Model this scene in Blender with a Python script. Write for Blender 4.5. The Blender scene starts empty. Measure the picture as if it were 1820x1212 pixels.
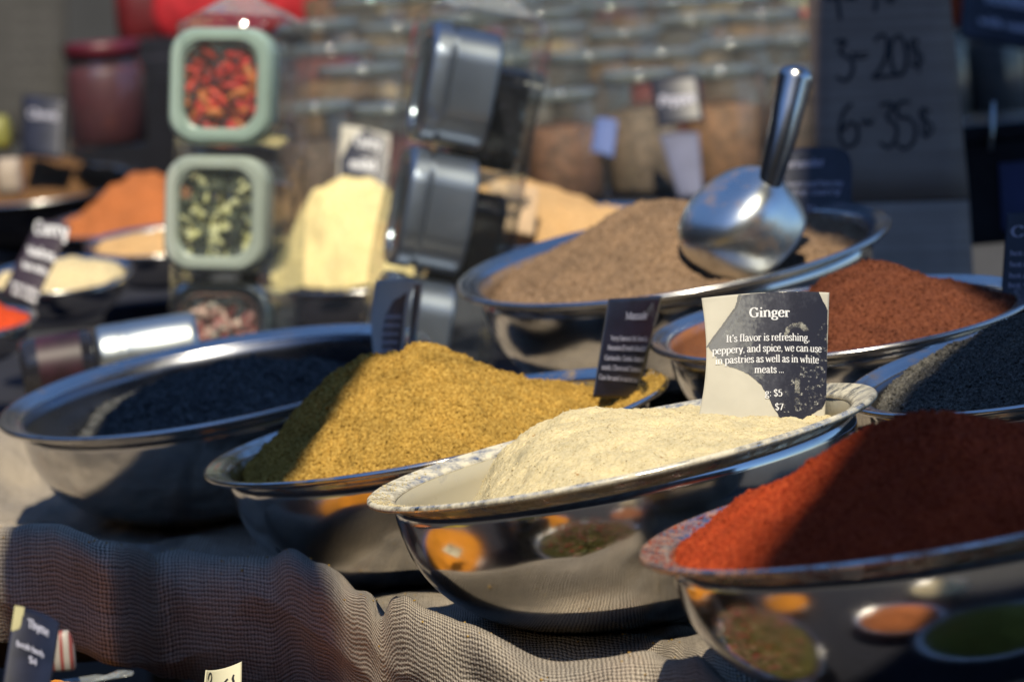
import bpy, math, random
import numpy as np
from mathutils import Vector, Matrix

random.seed(7)
rng = np.random.default_rng(11)
scene = bpy.context.scene
COL = scene.collection
R_ = math.radians

# ------------------------------------------------------------------ camera
CAM_LOC = np.array([0.0, 0.0, 1.25])
PITCH, ROLL, FPX = R_(6.0), R_(4.0), 6400.0        # FPX: focal length in px of the 1820 wide photograph
F_ = np.array([0, math.cos(PITCH), -math.sin(PITCH)])
R0 = np.array([1.0, 0, 0]); U0 = np.array([0, math.sin(PITCH), math.cos(PITCH)])
RT = R0 * math.cos(ROLL) - U0 * math.sin(ROLL)
UP = U0 * math.cos(ROLL) + R0 * math.sin(ROLL)
cam = bpy.data.cameras.new('camera'); cam_o = bpy.data.objects.new('camera', cam); COL.objects.link(cam_o)
cam_o.matrix_world = Matrix(((RT[0], UP[0], -F_[0], 0), (RT[1], UP[1], -F_[1], 0), (RT[2], UP[2], -F_[2], CAM_LOC[2]), (0, 0, 0, 1)))
cam.sensor_width = 36; cam.lens = FPX / 1820 * 36
cam.clip_start = 0.05; cam.clip_end = 400
cam.dof.use_dof = True; cam.dof.focus_distance = 2.50; cam.dof.aperture_fstop = 7.4; cam.dof.aperture_blades = 0
scene.camera = cam_o

# ------------------------------------------------------------------ light
SUN_EL, SUN_AZ = R_(55), R_(179)                   # azimuth clockwise from +Y (the view direction): front right of the stall
SD = np.array([math.sin(SUN_AZ) * math.cos(SUN_EL), math.cos(SUN_AZ) * math.cos(SUN_EL), math.sin(SUN_EL)])
world = bpy.data.worlds.new("World"); scene.world = world; world.use_nodes = True
wn = world.node_tree
sky = wn.nodes.new('ShaderNodeTexSky'); sky.sky_type = 'NISHITA'; sky.sun_disc = False
sky.sun_elevation = SUN_EL; sky.sun_rotation = SUN_AZ; sky.air_density = 1.0; sky.dust_density = 0.1; sky.ozone_density = 9.0
bg = wn.nodes['Background']; bg.inputs['Strength'].default_value = 0.14
wn.links.new(sky.outputs[0], bg.inputs[0])
sl = bpy.data.lights.new('sun', 'SUN'); sl.energy = 4.4; sl.angle = R_(0.53); sl.color = (1.0, 0.90, 0.70)
so = bpy.data.objects.new('sun', sl); COL.objects.link(so); so.location = (3, -3, 6)
so.rotation_euler = Vector(SD).to_track_quat('Z', 'Y').to_euler()
scene.view_settings.view_transform = 'Standard'; scene.view_settings.look = 'None'
scene.view_settings.exposure = 0.22; scene.view_settings.gamma = 1.0
scene.render.engine = 'CYCLES'
cy = scene.cycles
cy.use_denoising = True; cy.max_bounces = 10; cy.transparent_max_bounces = 24; cy.glossy_bounces = 5; cy.diffuse_bounces = 3
cy.caustics_reflective = False; cy.caustics_refractive = False; cy.sample_clamp_indirect = 6

# ------------------------------------------------------------------ helpers
def P(px, py, D):
    """world point that stands at distance D along the view and is seen at (px,py) of the photograph"""
    return CAM_LOC + F_ * D + RT * ((px - 910) / FPX * D) + UP * (-(py - 606) / FPX * D)

def raw_mesh(name, V, F):
    me = bpy.data.meshes.new(name)
    V = np.asarray(V, dtype=np.float32)
    if isinstance(F, np.ndarray):
        n, k = F.shape
        me.vertices.add(len(V)); me.vertices.foreach_set('co', V.ravel())
        me.loops.add(n * k); me.loops.foreach_set('vertex_index', F.astype(np.int32).ravel())
        me.polygons.add(n); me.polygons.foreach_set('loop_start', np.arange(0, n * k, k, dtype=np.int32))
        me.polygons.foreach_set('loop_total', np.full(n, k, dtype=np.int32))
        me.update(calc_edges=True); me.validate()
    else:
        me.from_pydata([tuple(map(float, v)) for v in V], [], F); me.update()
    return me

def obj(name, V, F, m, parent=None, smooth=True, M=None, slots=None):
    me = raw_mesh(name, V, F)
    for x in (m if isinstance(m, (list, tuple)) else [m]):
        me.materials.append(x)
    me.polygons.foreach_set('use_smooth', [smooth] * len(me.polygons))
    if slots is not None:
        me.polygons.foreach_set('material_index', slots)
    o = bpy.data.objects.new(name, me); COL.objects.link(o)
    if parent is not None: o.parent = parent
    if M is not None: o.matrix_world = M if parent is None else o.matrix_world
    return o

def tag(o, label=None, cat=None, group=None, kind=None):
    if label: o['label'] = label
    if cat: o['category'] = cat
    if group: o['group'] = group
    if kind: o['kind'] = kind
    return o

def empty(name, M, label, cat, group=None):
    o = bpy.data.objects.new(name, None); COL.objects.link(o)
    o.empty_display_size = 0.02
    o.matrix_world = M
    return tag(o, label, cat, group)

def copy_tree(root, M, label, group=None):
    r = root.copy(); COL.objects.link(r); r.matrix_world = M; r['label'] = label
    if group: r['group'] = group
    for ch in list(root.children):
        c = ch.copy(); COL.objects.link(c); c.parent = r
        for g in list(ch.children):
            d = g.copy(); COL.objects.link(d); d.parent = c
    return r

def frame(o, ex, ey, ez):
    return Matrix(((ex[0], ey[0], ez[0], o[0]), (ex[1], ey[1], ez[1], o[1]), (ex[2], ey[2], ez[2], o[2]), (0, 0, 0, 1)))

def nrm(v):
    v = np.asarray(v, float); return v / np.linalg.norm(v)

def upright(o, yaw=0.0, lean=0.0, leandir=0.0):
    M = Matrix.Translation(Vector(o)) @ Matrix.Rotation(leandir, 4, 'Z') @ Matrix.Rotation(lean, 4, 'Y') @ Matrix.Rotation(-leandir, 4, 'Z') @ Matrix.Rotation(yaw, 4, 'Z')
    return M

# value noise
_T = rng.random((64, 64, 64)).astype(np.float32)
def vnoise(x, y, z=0.0):
    x = np.asarray(x, float); y = np.asarray(y, float); z = np.zeros_like(x) + z
    xi, yi, zi = np.floor(x).astype(int), np.floor(y).astype(int), np.floor(z).astype(int)
    fx, fy, fz = x - xi, y - yi, z - zi
    fx, fy, fz = [f * f * (3 - 2 * f) for f in (fx, fy, fz)]
    def t(a, b, c): return _T[(xi + a) & 63, (yi + b) & 63, (zi + c) & 63]
    def l(a, b, f): return a + (b - a) * f
    return l(l(l(t(0,0,0), t(1,0,0), fx), l(t(0,1,0), t(1,1,0), fx), fy), l(l(t(0,0,1), t(1,0,1), fx), l(t(0,1,1), t(1,1,1), fx), fy), fz) * 2 - 1
def fbm(x, y, z=0.0, oct=4, gain=.5):
    s = 0; a = 1.0
    for i in range(oct):
        s = s + a * vnoise(x * 2 ** i + 13.7 * i, y * 2 ** i + 5.1 * i, z + 3.3 * i); a *= gain
    return s

def lathe(profile, seg=96, close=False):
    pr = np.array(profile, float); n = len(pr)
    a = np.linspace(0, 2 * np.pi, seg, endpoint=False)
    V = np.stack([pr[None, :, 0] * np.cos(a)[:, None], pr[None, :, 0] * np.sin(a)[:, None], np.repeat(pr[None, :, 1], seg, 0)], -1).reshape(-1, 3)
    i = np.arange(seg); j = np.arange(n if close else n - 1)
    I, J = np.meshgrid(i, j, indexing='ij'); I2 = (I + 1) % seg; J2 = (J + 1) % n
    Fq = np.stack([I * n + J, I2 * n + J, I2 * n + J2, I * n + J2], -1).reshape(-1, 4)
    return V, Fq, J.reshape(-1)

def rbox_outline(w, h, r, n=8):
    pts = []
    for cx, cy, a0 in ((w/2-r, h/2-r, 0), (-w/2+r, h/2-r, 90), (-w/2+r, -h/2+r, 180), (w/2-r, -h/2+r, 270)):
        for k in range(n + 1):
            a = R_(a0 + 90 * k / n); pts.append((cx + r * math.cos(a), cy + r * math.sin(a)))
    return np.array(pts)

def loft(sections, cap0=True, cap1=True):
    """sections: list of (n,3) loops, same n"""
    n = len(sections[0]); V = np.concatenate(sections); F = []
    for s in range(len(sections) - 1):
        for k in range(n):
            k2 = (k + 1) % n
            F.append((s*n+k, s*n+k2, (s+1)*n+k2, (s+1)*n+k))
    if cap0: F.append(tuple(range(n))[::-1])
    if cap1: F.append(tuple((len(sections)-1)*n + k for k in range(n)))
    return V, F

def tube(pts, rad, n=10):
    pts = [np.asarray(p, float) for p in pts]; rad = rad if isinstance(rad, (list, tuple)) else [rad] * len(pts)
    secs = []; ref = np.array([0.3, 0.2, 0.93])
    for i, p in enumerate(pts):
        t = nrm(pts[min(i+1, len(pts)-1)] - pts[max(i-1, 0)])
        a = nrm(np.cross(t, ref)) if abs(t @ ref) < .98 else nrm(np.cross(t, [1, 0, 0])); b = np.cross(t, a)
        ang = np.linspace(0, 2*np.pi, n, endpoint=False)
        secs.append(p + rad[i] * (np.cos(ang)[:, None] * a + np.sin(ang)[:, None] * b))
    return loft(secs)

def box(x0, x1, y0, y1, z0, z1):
    V = [(x, y, z) for x in (x0, x1) for y in (y0, y1) for z in (z0, z1)]
    F = [(0,1,3,2), (4,6,7,5), (0,4,5,1), (2,3,7,6), (0,2,6,4), (1,5,7,3)]
    return np.array(V, float), F

def join(parts):
    V, F, o = [], [], 0
    for v, f in parts:
        V.append(np.asarray(v, float)); F += [tuple(int(i) + o for i in q) for q in f]; o += len(v)
    return np.concatenate(V), F

def bev(o, w=0.002, seg=2):
    m = o.modifiers.new('bevel', 'BEVEL'); m.width = w; m.segments = seg; m.limit_method = 'ANGLE'; return o

# ------------------------------------------------------------------ materials
def newmat(name):
    m = bpy.data.materials.new(name); m.use_nodes = True
    nt = m.node_tree; return m, nt, nt.nodes, nt.links, nt.nodes['Principled BSDF']
def N(nt, typ, **kw):
    n = nt.nodes.new('ShaderNode' + typ)
    for k, v in kw.items():
        if k in ('operation', 'data_type', 'blend_type', 'noise_dimensions', 'feature'): setattr(n, k, v)
        else: n.inputs[k].default_value = v
    return n
def ramp(nt, stops):
    r = nt.nodes.new('ShaderNodeValToRGB'); e = r.color_ramp.elements
    while len(e) < len(stops): e.new(0.5)
    for q, (p, c) in zip(e, stops):
        q.position = p; q.color = (*c, 1) if len(c) == 3 else c
    return r

def mat_plain(name, col, rough=.6, metal=0.0, var=.15, scale=30, bump=.15, spec=.5):
    m, nt, ns, lk, b = newmat(name)
    tc = N(nt, 'TexCoord'); no = N(nt, 'TexNoise', Scale=scale, Detail=6.0); lk.new(tc.outputs['Object'], no.inputs['Vector'])
    r = ramp(nt, [(.3, tuple(c * (1 - var) for c in col)), (.7, tuple(min(1, c * (1 + var)) for c in col))])
    lk.new(no.outputs['Fac'], r.inputs['Fac']); lk.new(r.outputs['Color'], b.inputs['Base Color'])
    b.inputs['Roughness'].default_value = rough; b.inputs['Metallic'].default_value = metal; b.inputs['Specular IOR Level'].default_value = spec
    if bump:
        bp = N(nt, 'Bump', Strength=bump, Distance=.002); lk.new(no.outputs['Fac'], bp.inputs['Height']); lk.new(bp.outputs['Normal'], b.inputs['Normal'])
    return m

def mat_steel(name, col=(.62, .61, .60), rough=.10, dust=None, cover=.5, dscale=9.0, smear=.06):
    m, nt, ns, lk, b = newmat(name)
    tc = N(nt, 'TexCoord')
    n1 = N(nt, 'TexNoise', Scale=14.0, Detail=5.0, Roughness=.6); lk.new(tc.outputs['Object'], n1.inputs['Vector'])
    mr = N(nt, 'MapRange'); mr.inputs['From Min'].default_value = .3; mr.inputs['From Max'].default_value = .75
    mr.inputs['To Min'].default_value = rough; mr.inputs['To Max'].default_value = rough + smear
    lk.new(n1.outputs['Fac'], mr.inputs['Value']); lk.new(mr.outputs[0], b.inputs['Roughness'])
    n2 = N(nt, 'TexNoise', Scale=6.0, Detail=2.0); lk.new(tc.outputs['Object'], n2.inputs['Vector'])
    bp = N(nt, 'Bump', Strength=.10, Distance=.004); lk.new(n2.outputs['Fac'], bp.inputs['Height']); lk.new(bp.outputs['Normal'], b.inputs['Normal'])
    b.inputs['Base Color'].default_value = (*col, 1); b.inputs['Metallic'].default_value = 1.0
    if dust:
        d = N(nt, 'BsdfDiffuse'); d.inputs['Color'].default_value = (*dust, 1)
        n3 = N(nt, 'TexNoise', Scale=dscale, Detail=9.0, Roughness=.72); lk.new(tc.outputs['Object'], n3.inputs['Vector'])
        r = ramp(nt, [(max(0, .62 - cover * .55), (0, 0, 0)), (min(1, .86 - cover * .55), (1, 1, 1))])
        lk.new(n3.outputs['Fac'], r.inputs['Fac'])
        mx = N(nt, 'MixShader'); lk.new(r.outputs['Color'], mx.inputs[0]); lk.new(b.outputs[0], mx.inputs[1]); lk.new(d.outputs[0], mx.inputs[2])
        lk.new(mx.outputs[0], ns['Material Output'].inputs['Surface'])
    return m

def mat_powder(name, dark, mid, light, scale=900, big=25, bump=.5, dist=.0006, speck=None):
    m, nt, ns, lk, b = newmat(name)
    tc = N(nt, 'TexCoord')
    n1 = N(nt, 'TexNoise', Scale=float(scale), Detail=3.0, Roughness=.7); lk.new(tc.outputs['Object'], n1.inputs['Vector'])
    n2 = N(nt, 'TexNoise', Scale=float(big), Detail=4.0); lk.new(tc.outputs['Object'], n2.inputs['Vector'])
    r = ramp(nt, [(.28, dark), (.5, mid), (.72, light)]); lk.new(n1.outputs['Fac'], r.inputs['Fac'])
    r2 = ramp(nt, [(.3, (.8, .8, .8)), (.7, (1.08, 1.05, 1.0))]); lk.new(n2.outputs['Fac'], r2.inputs['Fac'])
    mx = N(nt, 'MixRGB', blend_type='MULTIPLY'); mx.inputs[0].default_value = 1.0
    lk.new(r.outputs['Color'], mx.inputs[1]); lk.new(r2.outputs['Color'], mx.inputs[2])
    out = mx.outputs[0]
    if speck:
        n3 = N(nt, 'TexNoise', Scale=170.0, Detail=2.0); lk.new(tc.outputs['Object'], n3.inputs['Vector'])
        r3 = ramp(nt, [(.70, (0, 0, 0)), (.76, (1, 1, 1))]); lk.new(n3.outputs['Fac'], r3.inputs['Fac'])
        m3 = N(nt, 'MixRGB'); lk.new(r3.outputs['Color'], m3.inputs[0]); lk.new(out, m3.inputs[1]); m3.inputs[2].default_value = (*speck, 1); out = m3.outputs[0]
    lk.new(out, b.inputs['Base Color']); b.inputs['Roughness'].default_value = .95; b.inputs['Specular IOR Level'].default_value = .15
    bp = N(nt, 'Bump', Strength=bump, Distance=dist); lk.new(n1.outputs['Fac'], bp.inputs['Height']); lk.new(bp.outputs['Normal'], b.inputs['Normal'])
    return m

def mat_clear(name, col=(.85, .9, .88), body=.12, rough=.12, bump=.0, bscale=30, gloss=1.0):
    """clear plastic: mostly see-through, a little milky, glossy at its surface"""
    m, nt, ns, lk, b = newmat(name); ns.remove(b)
    tr = N(nt, 'BsdfTransparent'); tr.inputs['Color'].default_value = (.95, .97, .96, 1)
    df = N(nt, 'BsdfDiffuse'); df.inputs['Color'].default_value = (*col, 1)
    gl = N(nt, 'BsdfGlossy', Roughness=rough); gl.inputs['Color'].default_value = (1, 1, 1, 1)
    m1 = N(nt, 'MixShader'); m1.inputs[0].default_value = body; lk.new(tr.outputs[0], m1.inputs[1]); lk.new(df.outputs[0], m1.inputs[2])
    fr = N(nt, 'LayerWeight', Blend=.5); pw = N(nt, 'Math', operation='POWER'); pw.inputs[1].default_value = 4.0; lk.new(fr.outputs['Facing'], pw.inputs[0])
    mu = N(nt, 'Math', operation='MULTIPLY_ADD'); mu.inputs[1].default_value = .85 * gloss; mu.inputs[2].default_value = .045 * gloss; lk.new(pw.outputs[0], mu.inputs[0])
    m2 = N(nt, 'MixShader'); lk.new(mu.outputs[0], m2.inputs[0]); lk.new(m1.outputs[0], m2.inputs[1]); lk.new(gl.outputs[0], m2.inputs[2])
    if bump:
        tc = N(nt, 'TexCoord'); no = N(nt, 'TexNoise', Scale=float(bscale), Detail=3.0); lk.new(tc.outputs['Object'], no.inputs['Vector'])
        bp = N(nt, 'Bump', Strength=bump, Distance=.01); lk.new(no.outputs['Fac'], bp.inputs['Height'])
        lk.new(bp.outputs['Normal'], gl.inputs['Normal']); lk.new(bp.outputs['Normal'], fr.inputs['Normal'])
    lk.new(m2.outputs[0], ns['Material Output'].inputs['Surface'])
    return m

def mat_burlap(name, pitch=.0036):
    m, nt, ns, lk, b = newmat(name)
    uv = N(nt, 'TexCoord')
    nz = N(nt, 'TexNoise', Scale=60.0, Detail=3.0); lk.new(uv.outputs['UV'], nz.inputs['Vector'])
    sub = N(nt, 'VectorMath', operation='SUBTRACT'); lk.new(nz.outputs['Color'], sub.inputs[0]); sub.inputs[1].default_value = (.5, .5, .5)
    sc = N(nt, 'VectorMath', operation='SCALE'); lk.new(sub.outputs[0], sc.inputs[0]); sc.inputs['Scale'].default_value = .0042
    ad = N(nt, 'VectorMath', operation='ADD'); lk.new(uv.outputs['UV'], ad.inputs[0]); lk.new(sc.outputs[0], ad.inputs[1])
    sx = N(nt, 'SeparateXYZ'); lk.new(ad.outputs[0], sx.inputs[0])
    def M_(op, a, bv=None):
        n = N(nt, 'Math', operation=op)
        for i, q in enumerate((a, bv)):
            if q is None: continue
            if isinstance(q, (int, float)): n.inputs[i].default_value = q
            else: lk.new(q, n.inputs[i])
        return n.outputs[0]
    k = math.pi / pitch
    su = M_('SINE', M_('MULTIPLY', sx.outputs[0], k)); sv = M_('SINE', M_('MULTIPLY', sx.outputs[1], k))
    au, av = M_('ABSOLUTE', su), M_('ABSOLUTE', sv)
    chk = M_('MULTIPLY_ADD', M_('MULTIPLY', su, sv), .5); nt.nodes[-1].inputs[2].default_value = .5
    over_u = M_('MULTIPLY', au, M_('ADD', M_('MULTIPLY', chk, .8), .2)); over_v = M_('MULTIPLY', av, M_('ADD', M_('MULTIPLY', M_('SUBTRACT', 1.0, chk), .8), .2))
    h = M_('MAXIMUM', over_u, over_v)
    n2 = N(nt, 'TexNoise', Scale=450.0, Detail=3.0); lk.new(uv.outputs['UV'], n2.inputs['Vector'])
    mpa = N(nt, 'Mapping'); mpa.inputs['Scale'].default_value = (380, 14, 1); lk.new(ad.outputs[0], mpa.inputs['Vector'])
    ta = N(nt, 'TexNoise', Scale=1.0, Detail=2.0); lk.new(mpa.outputs[0], ta.inputs['Vector'])
    mpb = N(nt, 'Mapping'); mpb.inputs['Scale'].default_value = (14, 380, 1); lk.new(ad.outputs[0], mpb.inputs['Vector'])
    tb = N(nt, 'TexNoise', Scale=1.0, Detail=2.0); lk.new(mpb.outputs[0], tb.inputs['Vector'])
    thr = M_('ADD', M_('MULTIPLY', M_('SUBTRACT', ta.outputs['Fac'], .5), .35), M_('MULTIPLY', M_('SUBTRACT', tb.outputs['Fac'], .5), .35))
    h2 = M_('ADD', M_('ADD', h, thr), M_('MULTIPLY', n2.outputs['Fac'], .35))
    n3 = N(nt, 'TexNoise', Scale=9.0, Detail=5.0); lk.new(uv.outputs['UV'], n3.inputs['Vector'])
    r = ramp(nt, [(.30, (.045, .039, .033)), (.66, (.30, .262, .215)), (1.0, (.62, .55, .445))]); lk.new(h2, r.inputs['Fac'])
    r3 = ramp(nt, [(.35, (.75, .74, .76)), (.7, (1.1, 1.05, 1.0))]); lk.new(n3.outputs['Fac'], r3.inputs['Fac'])
    mx = N(nt, 'MixRGB', blend_type='MULTIPLY'); mx.inputs[0].default_value = 1; lk.new(r.outputs['Color'], mx.inputs[1]); lk.new(r3.outputs['Color'], mx.inputs[2])
    n5 = N(nt, 'TexNoise', Scale=7.0, Detail=6.0, Roughness=.65); lk.new(uv.outputs['UV'], n5.inputs['Vector'])
    r5 = ramp(nt, [(.54, (0, 0, 0)), (.84, (.3, .3, .3))]); lk.new(n5.outputs['Fac'], r5.inputs['Fac'])
    m5 = N(nt, 'MixRGB', blend_type='MULTIPLY'); lk.new(r5.outputs['Color'], m5.inputs[0]); lk.new(mx.outputs[0], m5.inputs[1]); m5.inputs[2].default_value = (.75, .36, .24, 1)
    lk.new(m5.outputs[0], b.inputs['Base Color']); b.inputs['Roughness'].default_value = .95; b.inputs['Specular IOR Level'].default_value = .1
    bp = N(nt, 'Bump', Strength=.9, Distance=.0012); lk.new(h2, bp.inputs['Height']); lk.new(bp.outputs['Normal'], b.inputs['Normal'])
    return m

STEEL = mat_steel('polished_steel', rough=.07, smear=.14)
STEEL_IN = mat_steel('brushed_steel', col=(.55, .56, .58), rough=.2, smear=.12)
STEEL_RIM = mat_steel('rim_steel', rough=.14, smear=.16, dust=(.12, .10, .085), cover=.12, dscale=40)
GINGER_IN = mat_steel('ginger_dusted_steel', rough=.25, dust=(.42, .39, .31), cover=.62, dscale=11)
GINGER_RIM = mat_steel('ginger_dusted_rim', rough=.2, dust=(.66, .61, .48), cover=.50, dscale=75)
MASALA_IN = mat_steel('masala_dusted_steel', rough=.25, dust=(.34, .24, .08), cover=.42, dscale=22)
MASALA_RIM = mat_steel('masala_dusted_rim', rough=.14, dust=(.40, .26, .05), cover=.24, dscale=30)
PAPRIKA_IN = mat_steel('paprika_dusted_steel', rough=.3, dust=(.45, .17, .09), cover=.8, dscale=14)
PAPRIKA_RIM = mat_steel('paprika_dusted_rim', rough=.22, dust=(.42, .22, .15), cover=.36, dscale=80)
CUMIN_IN = mat_steel('chili_dusted_steel', rough=.3, dust=(.33, .14, .07), cover=.5, dscale=14)
SAND_IN = mat_steel('brown_dusted_steel', rough=.3, dust=(.24, .17, .12), cover=.6, dscale=16)
DULL_IN = mat_steel('dull_steel', col=(.38, .39, .42), rough=.28, smear=.15)
DARK_IN = mat_steel('dimmed_steel', col=(.24, .25, .28), rough=.24, smear=.15)  # darkened colour stands in for dim reflections inside the tea and pepper bowls
GINGER = mat_powder('ginger_powder', (.50, .41, .23), (.64, .55, .34), (.71, .62, .41), scale=420, big=40, bump=.5, speck=(.35, .2, .08))
MASALA = mat_powder('masala_powder', (.14, .08, .016), (.44, .267, .055), (.66, .445, .128), scale=420, big=30, bump=.7, dist=.001)
PAPRIKA = mat_powder('paprika_powder', (.17, .02, .008), (.36, .048, .014), (.50, .095, .03), scale=420, big=24, bump=.7, dist=.001)
CUMIN = mat_powder('chili_powder', (.075, .022, .012), (.145, .045, .023), (.22, .08, .042), scale=420, big=30, bump=.7, dist=.001)
PEPPER = mat_powder('ground_pepper', (.04, .04, .038), (.11, .104, .094), (.25, .24, .21), scale=420, big=30, bump=.8, dist=.0012)
SAND = mat_powder('ground_coriander', (.12, .075, .045), (.25, .165, .105), (.38, .26, .17), scale=380, big=30, bump=.7, dist=.001)
BLACK = mat_powder('black_tea', (.03, .033, .037), (.09, .095, .10), (.25, .25, .25), scale=300, big=40, bump=.8, dist=.0015)
YELLOW = mat_powder('yellow_curry', (.78, .60, .24), (.86, .72, .36), (.9, .8, .48), scale=300, big=20)
ORANGE = mat_powder('orange_masala', (.30, .09, .03), (.46, .15, .05), (.55, .2, .08), scale=300, big=20)
PEACH = mat_powder('peach_powder', (.45, .26, .11), (.60, .38, .18), (.7, .47, .25), scale=300, big=14)
CREAM = mat_powder('cream_powder', (.5, .4, .22), (.66, .55, .33), (.75, .65, .42), scale=300, big=14)
RED = mat_powder('red_chili', (.4, .03, .01), (.62, .07, .02), (.75, .12, .04), scale=300, big=14)
BROWN = mat_powder('brown_spice', (.09, .045, .02), (.16, .085, .04), (.24, .13, .06), scale=300, big=14)
GOLD = mat_powder('turmeric_powder', (.5, .16, .012), (.72, .27, .02), (.82, .36, .05), scale=300, big=14)
OLIVE = mat_powder('green_herb', (.03, .03, .008), (.09, .085, .02), (.17, .15, .04), scale=200, big=30)
BURLAP = mat_burlap('burlap_weave')
PAPER = mat_plain('card_paper', (.52, .49, .41), .8, var=.12, scale=25, bump=.1)
GREYPAPER = mat_plain('worn_card_paper', (.40, .40, .40), .85, var=.15, scale=18, bump=.1)
INK = mat_plain('black_card_print', (.015, .017, .034), .42, var=.5, scale=45, bump=.05)
TEXT = mat_plain('white_print', (.72, .72, .74), .7, var=.05, bump=0)
DIMTEXT = mat_plain('faded_print', (.46, .46, .56), .7, var=.2, scale=80, bump=0)
MARKER = mat_plain('marker_ink', (.014, .013, .018), .6, var=.1, bump=0)
BAG = mat_clear('clear_film', body=.010, rough=.06, bump=.7, bscale=24, gloss=1.0)
KNOT = mat_clear('gathered_film', col=(.7, .72, .68), body=.22, rough=.07, bump=1.0, bscale=60, gloss=.9)
CLEAR = mat_clear('clear_plastic', body=.02, rough=.1)
LIDPLAST = mat_clear('lid_plastic', col=(.23, .265, .27), body=.48, rough=.07, gloss=1.6)
WINDOW = mat_clear('window_plastic', body=.02, rough=.08, gloss=.2)
TEAL = mat_plain('pale_green_plastic', (.34, .46, .41), .3, var=.06, bump=0)
DARKCLOTH = mat_plain('dark_table_cloth', (.012, .013, .022), .9, var=.3, scale=40)
WOOD = mat_plain('dark_wood', (.05, .034, .022), .7, var=.3, scale=18)
GLASSDARK = mat_plain('dark_jar', (.02, .02, .026), .12, var=.3, bump=0, spec=.6)

# dusty print of the ginger card: dark ink, faded and dusted in patches
def mat_dusty_print():
    m, nt, ns, lk, b = newmat('dusty_black_print')
    tc = N(nt, 'TexCoord')
    n1 = N(nt, 'TexNoise', Scale=26.0, Detail=8.0, Roughness=.68); lk.new(tc.outputs['Object'], n1.inputs['Vector'])
    n2 = N(nt, 'TexNoise', Scale=420.0, Detail=3.0); lk.new(tc.outputs['Object'], n2.inputs['Vector'])
    sx = N(nt, 'SeparateXYZ'); lk.new(tc.outputs['UV'], sx.inputs[0])
    g = N(nt, 'MapRange'); g.inputs['From Min'].default_value = .25; g.inputs['From Max'].default_value = .72; g.inputs['To Min'].default_value = .26; g.inputs['To Max'].default_value = -.14
    lk.new(sx.outputs[0], g.inputs['Value'])
    a = N(nt, 'Math', operation='ADD'); lk.new(n1.outputs['Fac'], a.inputs[0]); lk.new(g.outputs[0], a.inputs[1])
    a2 = N(nt, 'Math', operation='MULTIPLY_ADD'); lk.new(n2.outputs['Fac'], a2.inputs[0]); a2.inputs[1].default_value = .22; lk.new(a.outputs[0], a2.inputs[2])
    r = ramp(nt, [(.5, (.017, .018, .032)), (.68, (.045, .047, .066)), (.86, (.17, .175, .185))]); lk.new(a2.outputs[0], r.inputs['Fac'])
    lk.new(r.outputs['Color'], b.inputs['Base Color']); b.inputs['Roughness'].default_value = .6; b.inputs['Specular IOR Level'].default_value = .3
    return m
DUSTPRINT = mat_dusty_print()

# ------------------------------------------------------------------ bowls
BOWLS = []
def bowl_profile(R, depth, p=2.2):
    """returns (body profile with inner/outer flag, rim profile), z = 0 at the base"""
    d = depth
    rb, zt = .905 * R, -.02 * R
    flat = .34 * R
    def wall(off):
        pts = []
        for t in np.linspace(0, math.pi / 2, 26):
            r = (rb - off) * math.sin(t) ** (2 / p) if t > 0 else 0
            z = zt - (d + zt - off) * math.cos(t) ** (2 / 2.5)
            if r < flat * .98 or z < -d + off: z = -(d) + off
            pts.append((r, z))
        return pts
    out = wall(0.0); inn = wall(.010 * R)
    i0 = next(i for i, q in enumerate(out) if q[0] >= flat * .98)
    out = [(0, -d), (flat * .5, -d)] + out[i0:]; inn = [(0, -d + .012 * R), (flat * .5, -d + .012 * R)] + inn[i0:]
    body = [(r, z + d) for r, z in inn] + [(r, z + d) for r, z in out[::-1]]
    rim = [(.893 * R, -.022 * R), (.912 * R, -.008 * R), (.95 * R, .004 * R), (.975 * R, .010 * R)]
    for a in np.linspace(100, -150, 9): rim.append((.984 * R + .016 * R * math.cos(R_(a)), .0 + .014 * R * math.sin(R_(a))))
    rim += [(.955 * R, -.008 * R), (.925 * R, -.016 * R), (.905 * R, -.028 * R), (.897 * R, -.03 * R)]
    return body, len(inn), [(r, z + d) for r, z in rim]

def bowl_frame(cx, cy, D, th, ratio):
    c = P(cx, cy, D); view = nrm(c - CAM_LOC)
    e1 = RT * math.cos(R_(th)) + UP * math.sin(R_(th)); e1 = nrm(e1 - (e1 @ view) * view)
    m = np.cross(e1, view); m = m if m @ UP > 0 else -m
    e = math.asin(ratio)
    n = nrm(math.cos(e) * m - math.sin(e) * view); e2 = np.cross(n, e1)
    return c, e1, e2, n

def make_bowl(cx, cy, D, a, th, ratio, label, group='steel mixing bowls', depth=.62, inner=None, rim=None, outer=None, seg=128):
    c, e1, e2, n = bowl_frame(cx, cy, D, th, ratio)
    R = a * D / FPX; d = depth * R
    base = c - n * d
    root = empty('steel_bowl', frame(base, e1, e2, n), label, 'bowl', group)
    body, ni, rp = bowl_profile(R, d)
    V, Fq, J = lathe(body, seg)
    obj('body', V, Fq[:, ::-1], [outer or STEEL, inner or STEEL_IN], root, slots=(J < ni - 1).astype(np.int32))
    V, Fq, J = lathe(rp, seg, close=True)
    obj('rim', V, Fq[:, ::-1], rim or STEEL_RIM, root)
    rec = dict(D0=D, c=c, e1=e1, e2=e2, n=n, R=R, d=d, base=base, root=root, prof=np.array(body[:ni]), outer=np.array(body[ni:][::-1]))
    BOWLS.append(rec); return rec

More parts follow.
